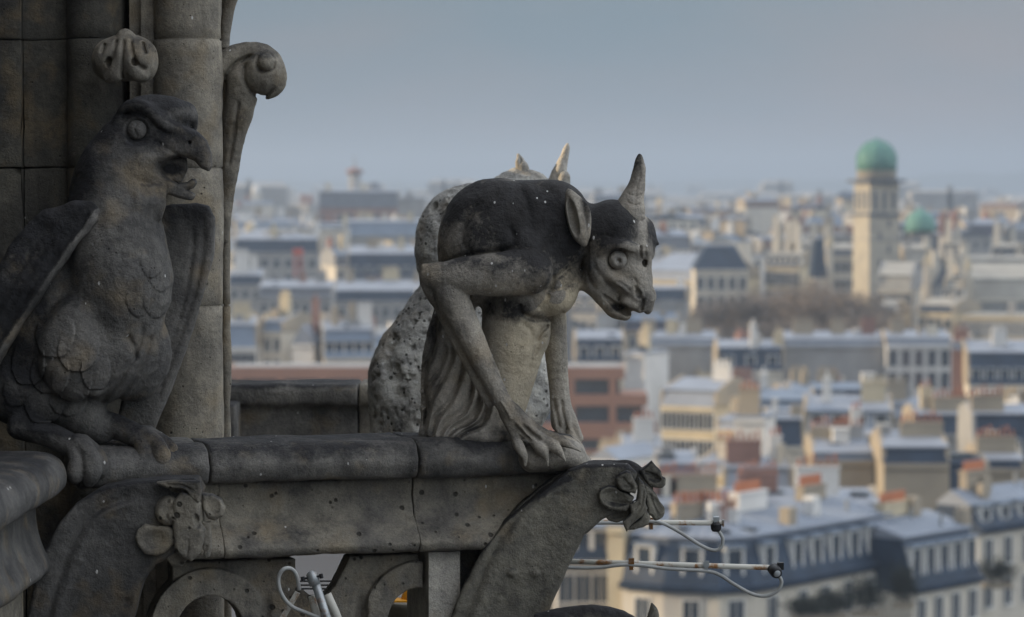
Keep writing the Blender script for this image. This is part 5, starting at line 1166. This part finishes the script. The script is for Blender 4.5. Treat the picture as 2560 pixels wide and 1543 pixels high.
H('pale-roofed hall behind the glazed one, right of the domed tower', 2262, 2330, 660, 626, 640, 18, 0, M_GREYW, M_LEAD, vis=690, name='lecture_hall', cat='building', win=(6, 1, 1.0, 1.8, 3, .8), chim=[C(.9, .1, 1.4, 1.4, 1.5, M_CREAM)], pots=False, top=M_LEAD)
H('long hall with a tall pale flue and dark skylights at right edge', 2405, 2640, 748, 700, 560, 18, 0, M_CREAM, M_LEAD, vis=790, name='lecture_hall', cat='building', win=(22, 1, .9, 2.4, 3, .3), ridge_h=2.6, chim=[C(-.99, .05, 1.3, 1.3, 3.5, M_CREAM)], pots=False, top=M_LEAD)
H('white upper storey with a row of small windows at the right edge', 2425, 2640, 690, 650, 640, 16, 0, M_WHITE, M_LEAD, vis=705, name='university_block', cat='building', win=(16, 1, 1.0, 1.4, 3, .8), ridge_h=.6, top=M_LEAD)
H('grey gabled wing right of the glazed hall', 2312, 2405, 715, 665, 590, 18, -10, M_GREYW, M_SLATEG, vis=780, kind='pitch', name='university_wing', cat='building', chim=[C(-.95, .02, 1.2, 1.2, 1.8, M_CREAM)], pots=False, top=M_LEAD)
H('honey stone front with pointed gables at the foot of the halls', 2165, 2262, 785, 768, 545, 10, 24, M_YSTONE, M_SLATE, vis=848, name='university_building', cat='building', dorm=4, win=(5, 2, 1.1, 2.2, 3.3, 1), top=M_LEAD)
H('bright honey stone pavilion below the tall flue', 2300, 2376, 782, 764, 540, 10, 38, M_YSTONE, M_SLATE, vis=846, name='university_building', cat='building', win=(4, 2, 1.1, 2.2, 3.3, 1), top=M_LEAD)
H('long tan university front with many tall windows at the right edge', 2378, 2640, 792, 786, 530, 12, 22, M_YSTONE, kind='flat', vis=848, name='university_building', cat='building', win=(18, 2, 1.1, 2.4, 3.4, .9), top=M_LEAD)
for k_, (a_, b_, pe_, pr_, Y_, vb_, wl, rf_, lab) in enumerate([(2345, 2420, 758, 700, 548, 792, M_CREAM, M_LEAD, 'pale steep stone roofed range between the halls and the tall flue'), (2345, 2408, 640, 612, 660, 668, M_CREAM, M_SLATE, 'blue-roofed university range right of the small green dome'),
        (2262, 2300, 600, 580, 720, 622, M_YSTONE, M_SLATE, 'small steep-roofed turret house beside the small green dome'), (2460, 2560, 640, 618, 700, 650, M_YSTONE, M_SLATE, 'far steep-roofed honey wing at the right edge, above the halls'), (1950, 2060, 640, 612, 650, 660, M_YSTONE, M_ZINC, 'honey upper range with pale roof behind the gothic front')]):
    H(lab, a_, b_, pe_, pr_, Y_, 14, 16, wl, rf_, vis=vb_, name='university_building', cat='building', win=(6, 1, 1.0, 2.0, 3, .8), dorm=4, ridge_h=.8, top=M_LEAD, chim=[C(-.8, .2, 1.1, 1.1, 4.5, M_CREAM), C(.5, .3, .9, 1.1, 3.5, M_CREAM)], pots=False)
for k_, (px_, py_, Y_, lab) in enumerate([(2416, 640, 556, 'tall pale pinnacled turret rising beside the long right-edge hall'), (2316, 628, 566, 'slender pale pinnacled turret between the halls'), (2072, 584, 596, 'pale pinnacled turret left of the domed tower')]):
    s = Y_/F; t_ = empty('stone_turret', (X(px_, Y_), Y_-1.5, gz(Y_)-.3)); tag(t_, lab, 'turret'); hz = lambda py: Z(py, Y_)-t_.location.z
    mb = MB(); mb.box(-8*s, 8*s, -8*s, 8*s, 0, hz(py_+30)); mb.build('shaft', M_CREAM, t_); mb = MB(); mb.box(-10*s, 10*s, -10*s, 10*s, hz(py_+30)+.003, hz(py_+26)); mb.box(-7*s, 7*s, -7*s, 7*s, hz(py_+26)+.003, hz(py_), 5.5*s, 5.5*s); mb.build('pinnacle', M_YSTONE, t_)
# nearer rows
H('big windowless grey party wall under the bare trees', 1605, 1795, 862, 852, 470, 9, 0, M_GREYW, M_ZINC2, vis=930, h1=.8, chim=[C(-.8, .3, 2, .8, 1.6), C(-.2, .3, 1.6, .8, 1.4, M_YSTONE), C(.4, .3, 2.4, .8, 1.4)])
H('house with a bright blue zinc mansard beside the big grey party wall', 1796, 1960, 926, 872, 455, 10, 0, M_CREAM, M_SLATE, vis=945, chim=[C(.1, .1, .9, 2.0, 2.4, M_WHITE), C(.95, .2, 1.2, 1.4, 1.2, M_YSTONE)], dorm=3)
H('wide grey house wall in the middle of the right-hand roofs', 1962, 2216, 864, 852, 460, 10, 0, M_GREYW, M_ZINC2, vis=930, h1=.8, chim=[C(-.6, .3, 3, .8, 1.3, M_TAN), C(.1, .3, 2, .8, 1.3), C(.7, .3, 2, .8, 1.5, M_BRICK)])
H('white house front with two dark openings beside the pink brick stack', 2217, 2380, 862, 852, 458, 10, 0, M_WHITE, M_ZINC2, vis=925, h1=.8, win=(5, 2, 1.3, 2.4, 3.2, .8), chim=[C(-.6, .3, 2, .8, 1.3)])
H('narrow pink brick end wall at the right', 2380, 2424, 874, 860, 430, 12, 10, M_BRICK, M_ZINC, vis=968, h1=.7, chim=[C(0, .1, 2, 1, .8, M_BRICK)])
H('dark blue round-dormered mansard house at the right edge', 2424, 2640, 962, 884, 425, 12, 0, M_CREAM, M_SLATE, vis=1000, dorm=6, ridge_h=1.4, chim=[C(-.2, .3, 2, .8, 1.4, M_WHITE)])
H('sunlit yellow house with a balcony right of the terracotta block', 1655, 1785, 1016, 985, 330, 11, 28, M_YSTONE, M_ZINC2, vis=1122, win=(6, 3, .9, 1.7, 2.9, .7), h1=1.6, chim=[C(.6, .4, 2, .7, 1.3, M_WHITE)])
H('small sunlit yellow annexe beside the white chimney wall', 1795, 1838, 1074, 1060, 318, 8, 35, M_YSTONE, M_ZINC2, vis=1112, h1=.8, win=(3, 1, .8, 1.6, 3, .6))
H('tall narrow white wall in the middle of the right-hand roofs', 1836, 1916, 1046, 1040, 300, 5, 16, M_WHITE, kind='flat', vis=1150, chim=[C(-.2, .2, 2, .6, 1.4, M_TAN)])
H('barrel-shaped blue roof right of the narrow white wall', 1926, 2010, 1116, 1052, 322, 10, 0, M_CREAM, M_SLATE, vis=1125, ridge_h=.8)
H('house with a long pale zinc roof and yellow chimney block', 2010, 2240, 1080, 1030, 335, 11, 4, M_CREAM, M_ZINC2, vis=1120, dorm=4, ridge_h=1.3, chim=[C(.6, .3, 2.6, 1.2, 1.6, M_YSTONE), C(-.5, .3, .9, .9, 2.0, M_WHITE)])
H('house with a white tapered stack and satellite dish', 2110, 2240, 1150, 1108, 300, 10, 0, M_CREAM, M_ZINC, vis=1150, ridge_h=.8, chim=[C(-.4, .2, 1, .8, 2.2, M_WHITE)])
H('grey house with a row of orange pots left of the dark mansard', 2290, 2440, 1085, 1040, 318, 10, 0, M_GREYW, M_SLATE, vis=1140, chim=[C(.5, .2, 4, .8, 1.0, M_TAN), C(-.5, .3, 1.2, 1.2, 2, M_YSTONE)], ridge_h=.6)
H('dark mansard house with a tan gable at the far right', 2440, 2640, 1160, 1040, 290, 11, 0, M_TAN, M_SLATE, vis=1210, ridge_h=.6, dorm=3, chim=[C(-.7, .2, 3, .8, 1.0, M_TAN)])
H('broad tan gable wall with orange pots, upper left of the corner building', 2040, 2188, 1150, 1140, 262, 10, 0, M_TAN, M_ZINC, vis=1265, h1=.5, chim=[C(-.5, .4, 3.2, .7, .8, M_TAN), C(.3, .4, 2.6, .7, .9, M_GREYW)])
H('very broad tan party wall under a curved mansard end', 2212, 2372, 1158, 1146, 256, 10, 0, M_TAN, M_SLATE, vis=1330, h1=1.2, chim=[C(.5, .3, 3.5, .7, .8, M_TAN)])
H('steep slate-roofed house leaning against the broad tan wall', 2374, 2475, 1310, 1165, 258, 9, 0, M_TAN, M_SLATE, vis=1330, ridge_h=.3, top=M_SLATE)
H('tan party wall with orange pots near the right edge', 2452, 2560, 1170, 1158, 268, 9, 0, M_TAN, M_SLATE, vis=1230, h1=.6, chim=[C(-.2, .2, 3.4, .8, .8, M_TAN)])
H('slender sunlit house corner with a tall dark side, right of the carved leaves', 1745, 1812, 1185, 1170, 270, 8, 30, M_YSTONE, M_ZINC2, vis=1262, h1=.8, chim=[C(.0, .3, 1.4, .7, 1, M_TAN)])
H('blue-zinc studio house just right of the carved leaves', 1650, 1745, 1262, 1165, 258, 9, 0, M_CREAM, M_ZINC, vis=1290, dorm=2, ridge_h=.8)
H('house with a beige gabled roof above the near chimney rows', 1815, 1980, 1225, 1175, 268, 9, 0, M_TAN, M_ZINC2, vis=1255, chim=[C(-.4, .2, 3, .7, 1.6, M_BRICK), C(.6, .3, 1, .9, 2.0, M_WHITE)], ridge_h=.6)
H('row-chimneyed house directly behind the corner building', 1560, 1800, 1300, 1268, 232, 9, 0, M_CREAM, M_ZINC2, vis=1330, chim=[C(-.35, .3, 3.6, .7, 1.1, M_BRICK), C(.5, .3, 4.4, .7, 1.3, M_TAN)], ridge_h=.7)
H('white-walled house with a long pot row behind the corner building', 1805, 2200, 1290, 1262, 236, 9, 0, M_CREAM, M_ZINC2, vis=1318, chim=[C(-.5, .3, 3.0, .8, 1.3, M_BRICK), C(.25, .2, 3.3, .7, 1.9, M_WHITE)], ridge_h=.7)
H('blue-roofed courtyard house glimpsed below the carved bracket leaves', 1395, 1522, 1400, 1320, 214, 9, 0, M_GREYW, M_SLATE, vis=1543, dorm=3, win=(3, 2, 1, 1.9, 3, 1.0), ridge_h=.6)
H('narrow sunlit yellow end wall left of the corner building', 1520, 1560, 1316, 1310, 206, 8, 20, M_YSTONE, kind='flat', vis=1543)
H('small white house with a sunlit gable right of the chimera hands', 1478, 1545, 1150, 1118, 292, 8, 30, M_WHITE, M_ZINC2, vis=1172, kind='pitch')
H('white-chimneyed house beneath the terracotta steps', 1560, 1655, 1150, 1120, 300, 9, 0, M_CREAM, M_ZINC2, vis=1200, chim=[C(.1, .2, 2, 1, 1.8, M_WHITE)], ridge_h=.8)
H('dark blue barn-roofed house left of the grey party wall', 1440, 1560, 905, 850, 440, 12, 0, M_CREAM, M_SLATE, vis=918, dorm=3, ridge_h=1)
H('white stepped corner house above the terracotta steps', 1560, 1612, 885, 878, 430, 9, 24, M_WHITE, kind='flat', vis=935, chim=[C(.3, .3, 1, 1, 2, M_YSTONE)])
# ---- ordinary houses filling the streets, row by row
ROWS = [(222, 'just behind the corner building'), (246, 'two behind the corner building'), (278, 'level with the carved leaves'), (308, 'level with the rail end'), (350, 'level with the chimera hands'), (378, 'just below the terracotta block'), (425, 'level with the terracotta roof'), (480, 'just below the bare trees'),
        (520, 'beside the bare trees'), (610, 'at the domed tower foot'), (665, 'halfway up the domed tower'), (740, 'level with the chimera eye'), (830, 'just below the tower belfry'), (930, 'level with the tower belfry'), (1040, 'third below the skyline'), (1160, 'second below the skyline'), (1290, 'just below the skyline')]
ORD = ['first', 'second', 'third', 'fourth', 'fifth', 'sixth', 'seventh', 'eighth', 'ninth', 'tenth', 'eleventh', 'twelfth', 'thirteenth', 'fourteenth', 'fifteenth', 'sixteenth', 'seventeenth', 'eighteenth', 'nineteenth', 'twentieth', 'twenty-first', 'twenty-second', 'twenty-third', 'twenty-fourth', 'twenty-fifth', 'twenty-sixth', 'twenty-seventh', 'twenty-eighth', 'twenty-ninth', 'thirtieth']
WALLS = [(M_CREAM, 'cream'), (M_GREYW, 'grey'), (M_CREAM, 'cream'), (M_TAN, 'tan'), (M_WHITE, 'white'), (M_YSTONE, 'honey')]
def top_limit(pa, pb, Y):
    z = 99
    for a, b, Yh, vb in BUILT:
        if a < pb-4 and b > pa+4:
            if abs(Yh-Y) < 16: return None
            if Yh > Y: z = min(z, Z(vb, Y))
    return z
nh = 0
for Yr, phrase in ROWS:
    px = 470+rn.uniform(0, 60); k = 0
    while px < 2640:
        wm = rn.uniform(7, 14)*(1 if Yr < 700 else 1.5); wp = wm/Yr*F; a, b = px, px+wp; px = b+rn.uniform(-0.02, 0.12)*wp
        Y = Yr+rn.uniform(-6, 6); zl = top_limit(a, b, Y)
        if zl is None or (b < 575 and Yr > 300) or (b < 1390 and Yr < 400): continue
        zg = gz(Y)-0.3; zt_ = zg+rn.uniform(20.0, 25.0)+(rn.random() < .12)*3
        if Yr > 900: zt_ += rn.uniform(-2, 5)
        zt_ = min(zt_, zl-2.2)
        if zt_ < zg+9: continue
        wmat, wn_ = rn.choice(WALLS); rf, rn_ = rn.choice([(M_SLATE, 'slate'), (M_SLATE2, 'purplish slate'), (M_TILE, 'brown tile'), (M_ZINC, 'zinc'), (M_SLATEG, 'grey slate'), (M_ZINC, 'zinc'), (M_ZINC2, 'pale zinc')])
        hh = rn.uniform(1.2, 3.0); kind = rn.choice(['mansard']*6+['flat', 'gable', 'pitch', 'hip'])
        chs = [C(rn.uniform(-.9, .9), rn.uniform(.2, .6), *rn.choice([(.8, 2.6), (2.4, .8), (1.0, 1.6), (3.2, .8)]), rn.uniform(.9, 2.0), rn.choice([M_TAN, M_GREYW, M_WHITE, M_YSTONE, M_BRICK, M_TAN])) for _ in range(rn.choice([2, 2, 3, 3, 4]))]
        pe = 462+(46-(zt_-hh))*F/Y; lab = f'{wn_} {rn_} house, {ORD[min(k, 29)]} from left in row {phrase}'
        H(lab, a, b, pe, pe, Y, rn.uniform(9, 13), rn.choice([0, 4, -12, -8, -20, 28, 38, 45, -15, -25, -32, -18]), wmat, rf, kind=kind, h1=hh, chim=chs, group='houses of the city', ridge_h=rn.uniform(.4, 1.5),
          win=(max(2, int(wm/3)), 2 if Yr < 500 else 1, 1.05, 1.9, 3.0, 1.0) if Yr < 1000 else None, dorm=rn.choice([0, 2, 3, 4]) if (kind == 'mansard' and hh > 2 and Yr < 800) else 0, far=Yr > 900,
          top=rn.choice([M_ZINC2, M_ZINC, M_ZINC2]))
        k += 1; nh += 1
print('filler houses', nh)
# ---- far mass of roofs
mats = [M_GREYW, M_CREAM, M_WHITE, M_SLATEG, M_SLATE, M_BRICK, M_YSTONE, M_ZINC]
mb = MB()
for i in range(2600):
    Y = 1420*math.exp(rn.uniform(0, 1.25)); px = rn.uniform(350, 2750); x = X(px, Y); w_ = rn.uniform(6, 16); d_ = rn.uniform(8, 16); g0 = gz(Y)-0.5
    h = rn.uniform(14, 27)+(rn.random() < .05)*rn.uniform(5, 16)+(Y-1400)*0.002; mb.m = rn.choices(range(8), [5, 4, 3, 4, 3, 1, 2, 4])[0]
    mb.box(x-w_, x+w_, Y-d_, Y+d_, g0, g0+h, 0, 0); mb.m = rn.choice([3, 4, 7, 7])
    mb.box(x-w_, x+w_, Y-d_, Y+d_, g0+h+.02, g0+h+rn.uniform(1, 3.5), w_*.2, d_*.5)
    if rn.random() < .5: mb.m = rn.choice([2, 6, 1, 5]); cx = x+rn.uniform(-w_, w_)*.8; mb.box(cx-1.2, cx+1.2, Y-d_, Y-d_+2, g0+h*.6, g0+h+rn.uniform(2, 6))
o_ = mb.build('far_rooftops', mats); tag(o_, 'countless blurred far roofs dissolving into blue haze under the horizon', 'rooftops', kind='stuff')
# ---- bare trees in front of the university
def tree_parts(seed, hgt, rad, nf, mat_dark):
    r_ = random.Random(seed); tr = MB(); tr.tube([(0, 0, 0), (0.15, 0, hgt*.35), (0.1, .1, hgt*.7)], .3, 7, [.35, .25, .12])
    for i in range(9):
        a = r_.uniform(0, 6.28); z = hgt*r_.uniform(.3, .65); tr.tube([(0.1, 0, z), (math.cos(a)*rad*.4, math.sin(a)*rad*.4, z+hgt*.15), (math.cos(a)*rad*.75, math.sin(a)*rad*.75, z+hgt*.3)], .1, 5, [.14, .09, .04])
    cr_ = MB()
    lumps = [(r_.uniform(-.6, .6)*rad, r_.uniform(-.6, .6)*rad, hgt*r_.uniform(.55, .9), rad*r_.uniform(.3, .55)) for _ in range(12)]
    for i in range(nf):
        lx, ly, lz, lr = r_.choice(lumps); v = Vector((r_.gauss(0, .5), r_.gauss(0, .5), r_.gauss(0, .45)))*lr; p = Vector((lx, ly, lz))+v
        d = Vector((r_.uniform(-1, 1), r_.uniform(-1, 1), r_.uniform(0, 1.2))).normalized(); L = r_.uniform(.5, 1.3); s_ = d.orthogonal().normalized()*r_.uniform(.05, .12)
        cr_.add([p-s_, p+s_, p+d*L], [(0, 1, 2)])
    return tr.mesh('trunk'), cr_.mesh('crown')
TR = [tree_parts(s_, 15, 6.5, 6500, False) for s_ in (1, 2, 3)]
for t_, c_ in TR: t_.materials.append(M_TWIG); c_.materials.append(M_TWIG)
TSP = [(1800, 556, 12.5), (1842, 548, 13), (1885, 540, 14), (1925, 552, 15), (1968, 544, 14), (2008, 538, 15), (2050, 550, 16), (2090, 540, 15), (2132, 536, 15), (2170, 532, 13.5), (1905, 522, 12.5), (1990, 518, 12), (2070, 516, 12.5), (2145, 514, 12), (1820, 530, 11), (2210, 520, 11)]
TSP.sort()
for i, (px, Y, h) in enumerate(TSP):
    t = empty('bare_tree', (X(px, Y), Y, gz(Y)-.2), i*1.3); t.scale = (1.15, 1.15, (h+3.4)/15)
    tag(t, f'leafless brown street tree, {ORD[i]} from the left in front of the university', 'tree', 'bare trees in front of the university')
    link('trunk', TR[i % 3][0], t); link('crown', TR[i % 3][1], t)
# ---- evergreen shrubs on the terraces of the nearest houses
def shrub(label, px, py, Y, w_, h_, seed):
    r_ = random.Random(seed); root = empty('terrace_shrub', (X(px, Y), Y, Z(py, Y)-h_*.5)); tag(root, label, 'shrub', 'dark shrubs on the near terraces')
    cr_ = MB()
    for i in range(1500):
        p = Vector((r_.gauss(0, .33)*w_, r_.gauss(0, .3)*.9, h_*.55+r_.gauss(0, .25)*h_)); d = Vector((r_.uniform(-1, 1), r_.uniform(-1, 1), r_.uniform(-.6, 1))).normalized(); s_ = d.orthogonal().normalized()*.06
        cr_.add([p-s_, p+s_, p+d*.2], [(0, 1, 2)])
    cr_.build('foliage', M_LEAF, root); mb = MB(); mb.box(-w_*.5, w_*.5, -.3, .3, -.3, .12); mb.build('planter', M_TAN, root)
shrub('low dark evergreen hedge on the terrace under the corner building, left end', 2020, 1520, 202.5, 2.0, 1.2, 1)
shrub('rounded dark evergreen in the middle of the terrace under the corner building', 2085, 1508, 204.5, 1.9, 1.5, 2)
shrub('tall dark evergreen at the right end of the corner building terrace', 2165, 1490, 207.5, 2.0, 2.2, 3)
shrub('dark evergreen beside the small three-dormer house', 2262, 1465, 210.5, 1.4, 2.4, 4)
shrub('round dark evergreen on the balcony of the right-edge house', 2498, 1432, 230, 2.2, 1.7, 5)
mb = MB()
# satellite dish
dsh = empty('satellite_dish', (X(2212, 298), 298, Z(1108, 298))); tag(dsh, 'small white satellite dish among the right-hand roofs', 'dish')
mb = MB(); mb.cyl(0, 0, -1.2, 0.35, .05, .05, 8); mb.build('mast', M_GALV, dsh)
mb = MB(); mb.lathe([(.02, 0), (.3, .04), (.5, .14), (.51, .16), (.48, .16), (.3, .07), (.02, .03)], 0, 0, 20); o_ = mb.build('reflector', M_WHITE, dsh, (0, -.1, .45), True); o_.rotation_euler = (R(70), 0, R(15))
# ================================================================== haze in the air over the city
mb = MB(); mb.box(-6200, 6200, -700, 8800, -2.0, 125.0)
hb = mb.build('haze', None); 
m = bpy.data.materials.new('haze_air'); m.use_nodes = True; nt = m.node_tree; nt.nodes.clear()
o = nt.nodes.new('ShaderNodeOutputMaterial'); v = nt.nodes.new('ShaderNodeVolumePrincipled')
v.inputs['Color'].default_value = (0.38, 0.465, 0.58, 1); v.inputs['Density'].default_value = 0.00032; v.inputs['Anisotropy'].default_value = 0.2
nt.links.new(v.outputs[0], o.inputs['Volume']); hb.data.materials.append(m)
tag(hb, 'blue-grey haze filling the air over the city', 'haze', kind='stuff')
